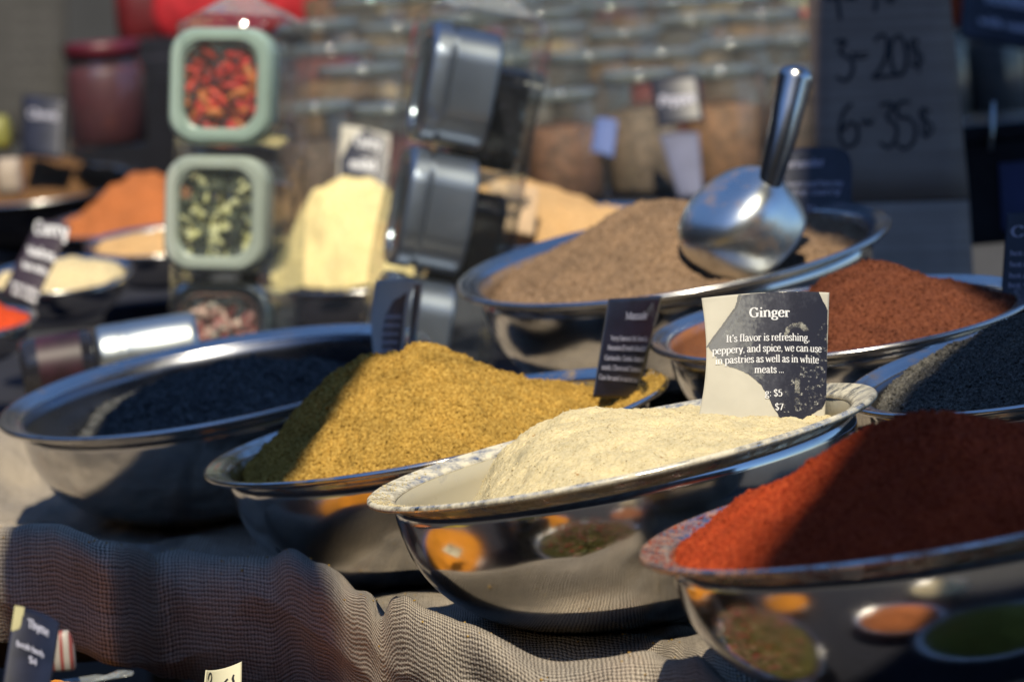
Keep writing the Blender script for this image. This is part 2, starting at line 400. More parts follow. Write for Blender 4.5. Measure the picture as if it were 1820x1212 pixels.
def heap(B, label, mat, prof, v0=0.0, edge=-.05, fall=1.5, amp=.02, fine=.006, nscale=9, n=260, grains=0, gsize=.0007, cat='spice', name='spice_heap', group='heaps of spice in the bowls', grain_mat=None):
    """prof: [(u,h)] silhouette over the rim plane in units of the bowl's radius"""
    R, d = B['R'], B['d']
    g = np.linspace(-.93, .93, n); U, V = np.meshgrid(g, g, indexing='ij')
    pu, ph = zip(*prof)
    # smooth profile
    us = np.linspace(-1, 1, 201); hs = np.interp(us, pu, ph); ker = np.exp(-np.linspace(-2, 2, 21) ** 2); ker /= ker.sum()
    hs = np.convolve(np.pad(hs, 10, mode='edge'), ker, mode='valid')
    wob = .05 * fbm(V * 3 + 9, U * 0 + B['D0'], 2.0, 2)
    Hu = np.interp(U + wob, us, hs)
    vm = np.sqrt(np.maximum(.0025, .92 ** 2 - U ** 2))
    t = np.abs(V - v0) / np.where(V > v0, np.maximum(vm - v0, .03), np.maximum(vm + v0, .03))
    H = Hu - np.maximum(Hu - edge, 0) * np.clip(t, 0, 1.2) ** fall
    H = H + amp * fbm(U * nscale * .5, V * nscale * .5, B['D0'] * 7, 4) + fine * fbm(U * 60, V * 60, B['D0'] * 3, 3, .8)
    rr = np.sqrt(U ** 2 + V ** 2) * R
    inner = np.interp(rr, B['prof'][:, 0], B['prof'][:, 1] - d) / R
    inner = np.where(rr > B['prof'][-1, 0], 1.0, inner)
    keepv = H > inner - .012
    Z = np.maximum(H, inner - .006)
    Z = np.where(rr > B['prof'][-1, 0], H, Z)
    idx = np.arange(n * n).reshape(n, n)
    k = keepv[:-1, :-1] & keepv[1:, :-1] & keepv[1:, 1:] & keepv[:-1, 1:] & (rr[:-1, :-1] < .9 * R)
    Fq = np.stack([idx[:-1, :-1], idx[1:, :-1], idx[1:, 1:], idx[:-1, 1:]], -1)[k]
    VV = np.stack([U * R, V * R, Z * R], -1).reshape(-1, 3)
    used = np.unique(Fq); mp = -np.ones(n * n, int); mp[used] = np.arange(len(used)); Fq = mp[Fq]; VV = VV[used]
    top = H[keepv & (rr < .88 * R)]
    if grains:
        cand = np.flatnonzero((keepv & (H > inner + .004) & (rr < .9 * R)).ravel()); pick = rng.choice(cand, grains)
        pos = np.stack([U.ravel()[pick] * R, V.ravel()[pick] * R, Z.ravel()[pick] * R], -1)
        st = (g[1] - g[0]) * R
        pos[:, :2] += rng.uniform(-.5, .5, (grains, 2)) * st
        s = gsize * rng.lognormal(0, .35, grains)
        A = rng.normal(size=(grains, 3, 3)); Q = np.linalg.qr(A)[0]
        octv = np.array([[1, 0, 0], [-1, 0, 0], [0, 1, 0], [0, -1, 0], [0, 0, 1], [0, 0, -1]], float) * np.array([1.2, .9, .8])
        OV = (np.einsum('kj,gij->gki', octv, Q) * s[:, None, None] + pos[:, None, :] + np.array([0, 0, .25]) * s[:, None, None]).reshape(-1, 3)
        of = np.array([[0,2,4],[2,1,4],[1,3,4],[3,0,4],[2,0,5],[1,2,5],[3,1,5],[0,3,5]])
        OF = (of[None] + (np.arange(grains) * 6)[:, None, None]).reshape(-1, 3) + len(VV)
        Ft = np.concatenate([Fq[:, [0, 1, 2]], Fq[:, [0, 2, 3]], OF]); nb = len(Fq) * 2
        VV = np.concatenate([VV, OV])
    else:
        Ft = np.concatenate([Fq[:, [0, 1, 2]], Fq[:, [0, 2, 3]]])
    o = obj(name, VV, Ft, mat)
    o.matrix_world = frame(B['c'], B['e1'], B['e2'], B['n'])
    tag(o, label, cat, group)
    return o

# the bowls: centre of the rim (photo px), distance, half width px, tilt, openness
B_GIN = make_bowl(1104, 793, 2.50, 463, 12.2, .117, 'polished steel bowl of pale cream ginger powder, its near rim dusted white', inner=GINGER_IN, rim=GINGER_RIM, seg=192, depth=.68)
B_MAS = make_bowl(775, 757, 2.90, 421, 11.6, .147, 'polished steel bowl of mustard yellow masala behind and left of the cream powder', inner=MASALA_IN, rim=MASALA_RIM, seg=192, depth=.66)
B_BLK = make_bowl(382, 677, 3.26, 390, 10.8, .187, 'wide steel bowl of black tea at the left, half empty', inner=DARK_IN)
B_PAP = make_bowl(1686, 888, 2.10, 560, 10.0, .150, 'steel bowl heaped with deep red paprika in the right front corner', inner=PAPRIKA_IN, rim=PAPRIKA_RIM, seg=192)
B_PEP = make_bowl(1893, 632, 2.65, 400, 11.0, .187, 'steel bowl of dark grey ground pepper at the right edge, behind the red paprika', inner=DARK_IN)
B_CUM = make_bowl(1495, 564, 2.95, 345, 7.5, .180, 'steel bowl of reddish brown chili powder behind the ginger card', inner=CUMIN_IN)
B_SAN = make_bowl(1196, 450, 3.37, 390, 9.0, .182, 'wide steel bowl of brown ground coriander with a scoop lying in it', inner=SAND_IN)

heap(B_GIN, 'cream ginger powder banked up in the foremost polished bowl', GINGER,
     [(-.95, -.5), (-.72, -.30), (-.60, -.12), (-.48, .01), (-.36, .085), (-.24, .125), (-.08, .125), (.1, .09), (.3, .045), (.5, -.01), (.75, -.06), (.95, -.16)], v0=.05, edge=-.03, fall=2.6, amp=.022, fine=.0035, nscale=14, n=460, grains=5000, gsize=.00042)
heap(B_MAS, 'mustard yellow masala powder in a tall mound with a flat top', MASALA,
     [(-.98, -.25), (-.80, -.05), (-.66, .08), (-.52, .19), (-.36, .28), (-.22, .335), (.02, .345), (.13, .30), (.28, .20), (.42, .09), (.55, .03), (.72, -.03), (.95, -.06)], v0=.0, edge=-.05, fall=1.35, amp=.032, fine=.008, nscale=15, n=440, grains=30000, gsize=.00066)
heap(B_BLK, 'low heap of black tea leaves in the wide bowl at the left', BLACK,
     [(-.9, -.4), (-.6, -.2), (-.45, -.11), (-.25, -.03), (-.05, .02), (.12, .04), (.25, .0), (.38, -.06), (.55, -.11), (.8, -.28)], v0=.05, edge=-.16, fall=1.8, amp=.03, fine=.014, n=240, grains=9000, gsize=.0013)
heap(B_PAP, 'deep red paprika powder heaped high in the front right bowl', PAPRIKA,
     [(-.98, -.10), (-.88, -.02), (-.78, .05), (-.62, .12), (-.46, .155), (-.38, .20), (-.25, .27), (-.1, .29), (.05, .27), (.25, .19), (.5, .08), (.95, -.1)], v0=.05, edge=-.04, fall=1.3, amp=.024, fine=.007, n=380, grains=22000, gsize=.00055)
heap(B_PEP, 'dark grey ground pepper sloping up to the right edge', PEPPER,
     [(-.98, -.3), (-.84, -.08), (-.64, .03), (-.36, .10), (-.16, .17), (.05, .2), (.3, .16), (.9, -.1)], v0=.05, edge=-.04, fall=2.2, amp=.025, fine=.01, n=260, grains=12000, gsize=.0007)
heap(B_CUM, 'reddish brown chili powder mounded behind the ginger card', CUMIN,
     [(-.98, -.34), (-.6, -.2), (-.35, -.02), (-.2, .08), (-.07, .19), (.05, .235), (.26, .245), (.4, .2), (.54, .12), (.72, .0), (.95, -.05)], v0=.0, edge=-.06, amp=.03, fine=.008, n=280, grains=12000, gsize=.0007)
heap(B_SAN, 'brown ground coriander heaped in the bowl under the steel scoop', SAND,
     [(-.98, -.2), (-.76, -.06), (-.5, .08), (-.25, .19), (-.1, .245), (.05, .235), (.2, .16), (.4, .02), (.7, -.04), (.95, -.08)], v0=.05, edge=-.05, amp=.028, fine=.008, n=280, grains=9000, gsize=.0008)

# ------------------------------------------------------------------ burlap over the table front
def cloth_sheet():
    ridge = np.array([(-260, 930, 2.95), (-60, 925, 2.86), (90, 945, 2.80), (200, 975, 2.74), (280, 984, 2.84), (400, 975, 2.79), (500, 990, 2.75), (570, 1010, 2.69), (640, 1052, 2.60),
                      (700, 1050, 2.48), (780, 1090, 2.41), (860, 1125, 2.36), (960, 1160, 2.325), (1060, 1166, 2.30), (1180, 1162, 2.27), (1240, 1172, 2.18), (1330, 1235, 2.10), (1460, 1270, 2.12), (1700, 1270, 2.13), (2100, 1240, 2.16)])
    W = np.array([P(*q) for q in ridge]); o = np.argsort(W[:, 0]); W = W[o]
    nx = 620
    xs = np.linspace(W[0, 0] - .15, W[-1, 0] + .1, nx)
    ker = np.exp(-np.linspace(-2, 2, 25) ** 2); ker /= ker.sum()
    sm = lambda a: np.convolve(np.pad(a, 12, mode='edge'), ker, mode='valid')
    ry = sm(np.interp(xs, W[:, 0], W[:, 1])); rz = sm(np.interp(xs, W[:, 0], W[:, 2])); 
    drop = np.interp(xs, [-.5, -.30, -.16, -.08, 0], [.055, .062, .095, .13, .11])
    YB, AR = 3.62, .030
    ntop, nfr = 520, 120
    q = np.linspace(0, 1, ntop)
    X = np.repeat(xs[:, None], ntop, 1); Y = YB + (ry[:, None] - YB) * q[None] ** .8
    num = np.zeros_like(X); den = np.full_like(X, .002); num += .002 * .82
    for B in BOWLS:
        b, n = B['base'], B['n']; dx, dy = X - b[0], Y - b[1]
        z = b[2] - (n[0] * dx + n[1] * dy) / n[2] * .4 + .004
        w = np.exp(-(dx ** 2 + dy ** 2) / (2 * .085 ** 2)); num += w * z; den += w
    Z = num / den + .012 * fbm(X * 7, Y * 7, 4.0, 3) + .003 * fbm(X * 40, Y * 40, 1.0, 2)
    back = Y - ry[:, None]
    wr = np.clip(1 - back / .16, 0, 1); wr = wr * wr * (3 - 2 * wr)
    Zr = rz[:, None] - .5 * back ** 2 / .07 + .004 * fbm(X * 22, Y * 22, 8.0, 2) + .010 * (1 - np.abs(fbm(X * 9 + 2, Y * 12 + X * 5, 7.0, 2))) - .006
    Z = Z * (1 - wr) + Zr * wr
    # folds that run out to the front
    Z += .010 * np.exp(-((X - (-.215) - .35 * (Y - 2.6)) / .02) ** 2) * wr - .012 * np.exp(-((X + .115 - .2 * (Y - 2.45)) / .014) ** 2) * wr
    # never through a bowl
    for B in BOWLS:
        e1, e2, n, b, O = B['e1'], B['e2'], B['n'], B['base'], B['outer']
        zz = np.full_like(Z, b[2])
        for _ in range(6):
            dx, dy, dz = X - b[0], Y - b[1], zz - b[2]
            l1 = e1[0]*dx + e1[1]*dy + e1[2]*dz; l2 = e2[0]*dx + e2[1]*dy + e2[2]*dz; l3 = n[0]*dx + n[1]*dy + n[2]*dz
            rho = np.sqrt(l1 ** 2 + l2 ** 2)
            tgt = np.interp(rho, O[:, 0], O[:, 1])
            zz = zz + (tgt - l3) * .8
        ins = rho < 1.02 * B['R']
        Z = np.where(ins, np.minimum(Z, zz - .0015), Z)
    # front: over the edge and down
    L = np.linspace(0, 1, nfr + 1)[1:]
    arc = AR * math.pi / 2
    tot = arc + drop
    S = L[None] * tot[:, None]
    ang = np.minimum(S / AR, math.pi / 2); down = np.maximum(S - arc, 0)
    tuck = .35 * down ** 2 / .1
    Yf = ry[:, None] - AR * np.sin(ang) + tuck; Zf = Z[:, -1:] - AR * (1 - np.cos(ang)) - down
    Xf = np.repeat(xs[:, None], nfr, 1)
    g = np.clip(S / .05, 0, 1)
    rg = 1 - np.abs(fbm(Xf * 6 + 3 + .5 * fbm(Xf * 9, Zf * 9, 3.0, 2), Zf * 9 + Xf * 4, 6.0, 3))
    wv = (.022 * (rg - .6) + .004 * fbm(Xf * 35, Zf * 18, 2.0, 2)) * g
    Yf = Yf - wv
    X = np.concatenate([X, Xf], 1); Y = np.concatenate([Y, Yf], 1); Z = np.concatenate([Z, Zf], 1)
    V = np.stack([X, Y, Z], -1); n1, n2 = V.shape[:2]
    idx = np.arange(n1 * n2).reshape(n1, n2)
    Fq = np.stack([idx[:-1, :-1], idx[:-1, 1:], idx[1:, 1:], idx[1:, :-1]], -1).reshape(-1, 4)
    o = obj('burlap_cloth', V.reshape(-1, 3), Fq, BURLAP)
    seg = np.linalg.norm(np.diff(V, axis=1), axis=-1); s = np.concatenate([np.zeros((n1, 1)), np.cumsum(seg, 1)], 1)
    s = s - s[:, ntop - 1:ntop]
    lat = np.concatenate([[0], np.cumsum(np.linalg.norm(np.diff(V[:, ntop - 1], axis=0), axis=-1))])
    uvv = np.stack([np.repeat(lat[:, None], n2, 1), s], -1).reshape(-1, 2).astype(np.float32)
    uv = o.data.uv_layers.new(name='weave')
    li = np.empty(len(o.data.loops), np.int32); o.data.loops.foreach_get('vertex_index', li)
    uv.data.foreach_set('uv', uvv[li].ravel())
    tag(o, 'coarse grey brown burlap cloth bunched over the table front under the bowls', 'cloth')
    # loose fibres standing off the fold edges
    parts = []
    for k in range(170):
        i = int(rng.integers(60, nx - 40)); j = int(ntop + rng.integers(-30, 60)) if rng.random() < .8 else int(ntop - rng.integers(30, 120))
        p = V[i, j].copy(); d = nrm(np.array([rng.normal(0, .7), -.6 + rng.normal(0, .4), .7]))
        cur = rng.normal(0, 1, 3); Lh = rng.uniform(.002, .007); pts = [p - d * .001]
        for _ in range(5):
            pts.append(pts[-1] + d * Lh / 5); d = nrm(d + cur * .35)
        parts.append(tube(pts, .00009, 3))
    v, f = join(parts)
    fz = obj('loose_fibre', v, f, mat_plain('fibre', (.42, .34, .25), .9, bump=0), o)
    tag(fz, kind='stuff')
    return o
CLOTH = cloth_sheet()
OCT_F = np.array([[0,2,4],[2,1,4],[1,3,4],[3,0,4],[2,0,5],[1,2,5],[3,1,5],[0,3,5]])
def crumbs(pos, size, mat, label, name='spilled_spice'):
    n = len(pos); s = size * rng.lognormal(0, .4, n); Q = np.linalg.qr(rng.normal(size=(n, 3, 3)))[0]
    o8 = np.array([[1,0,0],[-1,0,0],[0,1,0],[0,-1,0],[0,0,1],[0,0,-1]], float) * np.array([1.2, .9, .7])
    V = (np.einsum('kj,gij->gki', o8, Q) * s[:, None, None] + pos[:, None, :]).reshape(-1, 3)
    o = obj(name, V, (OCT_F[None] + (np.arange(n) * 6)[:, None, None]).reshape(-1, 3), mat); tag(o, label, 'spilled spice', kind='stuff'); return o
def on_rim(B, a0, a1, n, r0=.915, r1=.985):
    c = rng.normal((a0 + a1) / 2, (a1 - a0) / 3.2, n); c = np.round(c / 4) * 4 * .55 + c * .45 + rng.normal(0, 1.2, n); a = np.radians(c)
    rr = rng.uniform(r0, r1, n) ; z = np.interp(rr, [.912, .95, .975, .985], [-.008, .004, .010, .013]) + .002
    L = np.stack([rr * np.cos(a), rr * np.sin(a), z], -1) * B['R']
    return B['c'] + L[:, :1] * B['e1'] + L[:, 1:2] * B['e2'] + L[:, 2:] * B['n']
crumbs(on_rim(B_MAS, -50, 8, 2600), .00075, MASALA, 'mustard yellow crumbs spilled over the right end of the masala bowl rim')
crumbs(on_rim(B_GIN, 150, 235, 500), .0005, GINGER, 'cream powder dusted along the left end of the foremost bowl rim')
crumbs(on_rim(B_PAP, 120, 215, 160), .0006, PAPRIKA, 'red paprika crumbs scattered over the left rim of the front right bowl')
_cv = np.empty(len(CLOTH.data.vertices) * 3, np.float32); CLOTH.data.vertices.foreach_get('co', _cv); _cv = _cv.reshape(620, -1, 3)
_i = rng.integers(150, 470, 420); _j = rng.integers(360, 545, 420)
crumbs(_cv[_i, _j] + np.array([0, -.0003, .0004]), .0007, MASALA, 'stray yellow crumbs fallen on the burlap before the bowls')

# ------------------------------------------------------------------ lettering
def ST(kind, *p): return (kind, [tuple(q) for q in p])
def ell(cx, cy, rx, ry, a0=0, a1=360, n=14): return ('l', [(cx + rx * math.cos(R_(a0 + (a1 - a0) * k / n)), cy + ry * math.sin(R_(a0 + (a1 - a0) * k / n))) for k in range(n + 1)])
def sf(x, y, w=.2): return ('s', [(x - w, y), (x + w, y)])
def dt(x, y, r=.11): return ('d', [(x, y), (r, r)])
GL = {
 ' ': (.42, []), '.': (.4, [dt(.2, .08)]), ',': (.42, [dt(.2, .08), ST('h', (.26, .05), (.14, -.25))]), ':': (.45, [dt(.22, .1), dt(.22, .85)]),
 "'": (.36, [ST('l', (.2, 1.5), (.16, 1.1))]), '(': (.5, [ST('c', (.42, 1.6), (.15, 1.1), (.12, .3), (.4, -.3))]), ')': (.5, [ST('c', (.1, 1.6), (.36, 1.1), (.38, .3), (.1, -.3))]),
 'a': (.92, [ST('c', (.15, .76), (.3, 1.0), (.5, .98), (.63, .8), (.65, .5), (.65, .18), (.74, .0), (.9, .06)), ST('c', (.64, .58), (.32, .5), (.13, .27), (.25, .02), (.47, .05), (.64, .25))]),
 'b': (1.0, [ST('l', (.2, 0), (.2, 1.5)), sf(.12, 1.47, .13), ST('c', (.2, .8), (.5, 1.0), (.82, .8), (.88, .5), (.8, .18), (.5, 0), (.2, .15))]),
 'c': (.86, [ST('c', (.76, .78), (.52, 1.0), (.22, .86), (.12, .5), (.22, .12), (.52, 0), (.78, .2)), dt(.72, .78)]),
 'd': (1.04, [ST('l', (.78, 0), (.78, 1.5)), sf(.86, .03, .12), sf(.7, 1.47, .13), ST('c', (.78, .85), (.5, 1.0), (.2, .84), (.1, .5), (.2, .13), (.48, 0), (.78, .2))]),
 'e': (.9, [ST('h', (.14, .55), (.78, .55)), ST('c', (.77, .56), (.68, .9), (.45, 1.01), (.2, .84), (.11, .5), (.2, .14), (.48, 0), (.8, .2))]),
 'f': (.62, [ST('l', (.25, 0), (.25, 1.1)), ST('c', (.25, 1.1), (.36, 1.46), (.62, 1.4)), ST('h', (.04, .97), (.56, .97)), sf(.27, .03, .22)]),
 'g': (.92, [ell(.42, .67, .27, .32), ell(.44, -.22, .36, .24), ST('c', (.3, .38), (.17, .22), (.3, .1), (.65, .02)), ST('h', (.62, .9), (.86, .98))]),
 'h': (1.08, [ST('l', (.22, 0), (.22, 1.5)), sf(.22, .03), sf(.14, 1.47, .13), ST('c', (.22, .75), (.45, .98), (.7, .95), (.82, .65), (.82, 0)), sf(.83, .03)]),
 'i': (.52, [ST('l', (.25, 0), (.25, .98)), sf(.25, .03, .21), sf(.17, .96, .13), dt(.25, 1.38, .12)]),
 'k': (1.0, [ST('l', (.22, 0), (.22, 1.5)), sf(.22, .03), ST('h', (.22, .4), (.8, .98)), ST('l', (.4, .55), (.85, 0)), sf(.85, .03, .15)]),
 'l': (.52, [ST('l', (.25, 0), (.25, 1.5)), sf(.25, .03, .21), sf(.17, 1.47, .13)]),
 'm': (1.62, [ST('l', (.22, 0), (.22, 1)), sf(.22, .03), sf(.14, .96, .13), ST('c', (.22, .75), (.42, .98), (.64, .95), (.76, .65), (.76, 0)), sf(.77, .03), ST('c', (.76, .75), (.98, .98), (1.2, .95), (1.32, .65), (1.32, 0)), sf(1.33, .03)]),
 'n': (1.08, [ST('l', (.22, 0), (.22, 1)), sf(.22, .03), sf(.14, .96, .13), ST('c', (.22, .75), (.45, .98), (.7, .95), (.82, .65), (.82, 0)), sf(.83, .03)]),
 'o': (.98, [ell(.48, .5, .38, .49)]),
 'p': (1.02, [ST('l', (.22, -.45), (.22, 1)), sf(.22, -.44), sf(.14, .96, .13), ST('c', (.22, .8), (.5, 1.0), (.82, .82), (.89, .5), (.8, .17), (.5, 0), (.22, .15))]),
 'r': (.74, [ST('l', (.22, 0), (.22, 1)), sf(.24, .03, .23), sf(.14, .96, .13), ST('c', (.22, .7), (.36, .95), (.6, .97)), dt(.6, .88, .1)]),
 's': (.76, [ST('c', (.62, .76), (.5, .98), (.28, .99), (.14, .78), (.28, .58), (.52, .43), (.64, .22), (.5, .02), (.27, .0), (.1, .24))]),
 't': (.64, [ST('l', (.26, 1.28), (.26, .22)), ST('c', (.26, .25), (.36, .0), (.62, .1)), ST('h', (.04, .97), (.58, .97))]),
 'u': (1.08, [ST('c', (.2, 1), (.2, .35), (.32, .03), (.6, .05), (.8, .28)), ST('l', (.8, 1), (.8, 0)), sf(.12, .96, .13), sf(.72, .96, .13), sf(.88, .03, .12)]),
 'v': (.92, [ST('l', (.12, .96), (.46, .02)), ST('h', (.46, .02), (.8, .96)), sf(.12, .96, .17), sf(.8, .96, .13)]),
 'w': (1.32, [ST('l', (.12, .96), (.4, .02)), ST('h', (.4, .02), (.66, .9)), ST('l', (.66, .9), (.92, .02)), ST('h', (.92, .02), (1.2, .96)), sf(.12, .96, .16), sf(1.2, .96, .13)]),
 'x': (.9, [ST('l', (.12, .96), (.76, .03)), ST('h', (.76, .96), (.14, .03)), sf(.14, .96, .14), sf(.76, .03, .14)]),
 'y': (.92, [ST('l', (.12, .96), (.47, .05)), ST('c', (.8, .96), (.5, .1), (.34, -.35), (.12, -.4)), sf(.12, .96, .17), sf(.8, .96, .13)]),
 'C': (1.2, [ST('c', (1.05, 1.15), (.75, 1.46), (.32, 1.3), (.13, .73), (.32, .15), (.75, 0), (1.08, .3)), ST('h', (1.06, 1.45), (1.06, 1.1))]),
 'F': (1.05, [ST('l', (.25, 0), (.25, 1.45)), sf(.27, .03, .25), ST('h', (.05, 1.42), (.95, 1.42)), ST('h', (.25, .75), (.7, .75)), ST('h', (.95, 1.45), (.95, 1.15))]),
 'G': (1.32, [ST('c', (1.05, 1.15), (.75, 1.46), (.32, 1.3), (.13, .73), (.32, .15), (.72, .0), (1.08, .12)), ST('l', (1.05, .62), (1.05, .08)), sf(1.05, .62, .22), ST('h', (1.06, 1.45), (1.06, 1.1))]),
 'I': (.62, [ST('l', (.3, 0), (.3, 1.45)), sf(.3, .03, .26), sf(.3, 1.42, .26)]),
 'L': (1.0, [ST('l', (.25, 0), (.25, 1.45)), sf(.25, 1.42, .24), ST('h', (.05, .04), (.92, .04)), ST('h', (.92, .04), (.95, .35))]),
 'M': (1.6, [ST('h', (.25, 0), (.25, 1.42)), ST('l', (.27, 1.42), (.78, .1)), ST('h', (.78, .1), (1.3, 1.42)), ST('l', (1.32, 1.42), (1.32, 0)), sf(.25, .03, .2), sf(1.32, .03, .22), sf(.2, 1.42, .16), sf(1.36, 1.42, .16)]),
 'R': (1.2, [ST('l', (.25, 0), (.25, 1.45)), sf(.25, .03, .22), ST('c', (.25, 1.42), (.7, 1.42), (.92, 1.1), (.7, .76), (.27, .72)), ST('l', (.62, .72), (1.1, .02)), sf(1.1, .03, .13)]),
 'T': (1.1, [ST('l', (.55, 0), (.55, 1.45)), sf(.55, .03, .24), ST('h', (.05, 1.42), (1.05, 1.42)), ST('h', (.06, 1.42), (.06, 1.1)), ST('h', (1.04, 1.42), (1.04, 1.1))]),
 'V': (1.15, [ST('l', (.15, 1.42), (.58, .02)), ST('h', (.58, .02), (1.0, 1.42)), sf(.15, 1.42, .2), sf(1.0, 1.42, .17)]),
 'O': (1.35, [ell(.66, .73, .53, .72)]),
 'P': (1.1, [ST('l', (.25, 0), (.25, 1.45)), sf(.25, .03, .22), ST('c', (.25, 1.42), (.7, 1.42), (.95, 1.08), (.7, .7), (.27, .66))]),
 '4': (.95, [ST('l', (.62, 0), (.62, 1.4)), ST('h', (.62, 1.4), (.1, .45)), ST('h', (.1, .45), (.88, .45))]),
 '0': (.95, [ell(.47, .7, .33, .68)]),
 '5': (.92, [ST('h', (.25, 1.36), (.75, 1.36)), ST('l', (.25, 1.36), (.2, .75)), ST('c', (.2, .75), (.5, .88), (.76, .62), (.7, .15), (.4, -.02), (.12, .15))]),
 '7': (.9, [ST('h', (.12, 1.33), (.8, 1.33)), ST('l', (.8, 1.33), (.36, 0)), ST('h', (.12, 1.36), (.12, 1.1))]),
 '$': (.95, [ST('c', (.76, 1.1), (.5, 1.38), (.2, 1.2), (.2, .9), (.5, .68), (.78, .45), (.7, .1), (.4, -.02), (.14, .25)), ST('h', (.48, 1.55), (.48, -.2))]),
}
def cr(pts, n=5):
    p = [pts[0]] + list(pts) + [pts[-1]]; out = []
    for i in range(1, len(p) - 2):
        a, b, c, d = map(np.array, p[i-1:i+3])
        for k in range(n):
            t = k / n
            out.append(.5 * ((2*b) + (-a + c)*t + (2*a - 5*b + 4*c - d)*t*t + (-a + 3*b - 3*c + d)*t**3))
    out.append(np.array(pts[-1])); return out
def ribbon(pts, w):
    pts = [np.array(p, float) for p in pts]; L = []
    for i, p in enumerate(pts):
        t = nrm(pts[min(i+1, len(pts)-1)] - pts[max(i-1, 0)] + 1e-9); nn = np.array([-t[1], t[0]])
        ww = w(t) if callable(w) else w
        L.append((p + nn * ww, p - nn * ww))
    V = [q for a in L for q in a]; F = [(2*i, 2*i+1, 2*i+3, 2*i+2) for i in range(len(L)-1)]
    return V, F
def text_shapes(s, p0, p1, xh, bold=1.0, skew=0.0):
    """flat pieces in photo px for one line of serif lettering whose baseline runs p0 -> p1"""
    p0 = np.array(p0, float); p1 = np.array(p1, float); tot = sum(GL[c][0] for c in s); L = np.linalg.norm(p1 - p0)
    ax = (p1 - p0) / tot; ay = np.array([skew * xh, -xh])
    stem, hair = .125 * bold, .05 * bold; x = 0; out = []
    for c in s:
        adv, strokes = GL[c]
        for kind, pts in strokes:
            if kind == 'd':
                (cx, cy), (rx, ry) = pts
                V = [(cx + rx * bold * math.cos(a), cy + ry * bold * math.sin(a)) for a in np.linspace(0, 2*math.pi, 9)[:-1]]; F = [tuple(range(8))]
            elif kind == 's': V, F = ribbon(pts, .05 * bold)
            elif kind == 'h': V, F = ribbon(pts, hair)
            else: V, F = ribbon(cr(pts) if kind == 'c' else pts, lambda t: hair + (stem - hair) * abs(t[1]) ** 1.3)
            out.append(([p0 + ax * (x + v[0]) + ay * v[1] for v in V], F))
        x += adv
    return out
def pen(pts, w, smooth=True):
    return ribbon(cr(pts, 6) if smooth else pts, w)

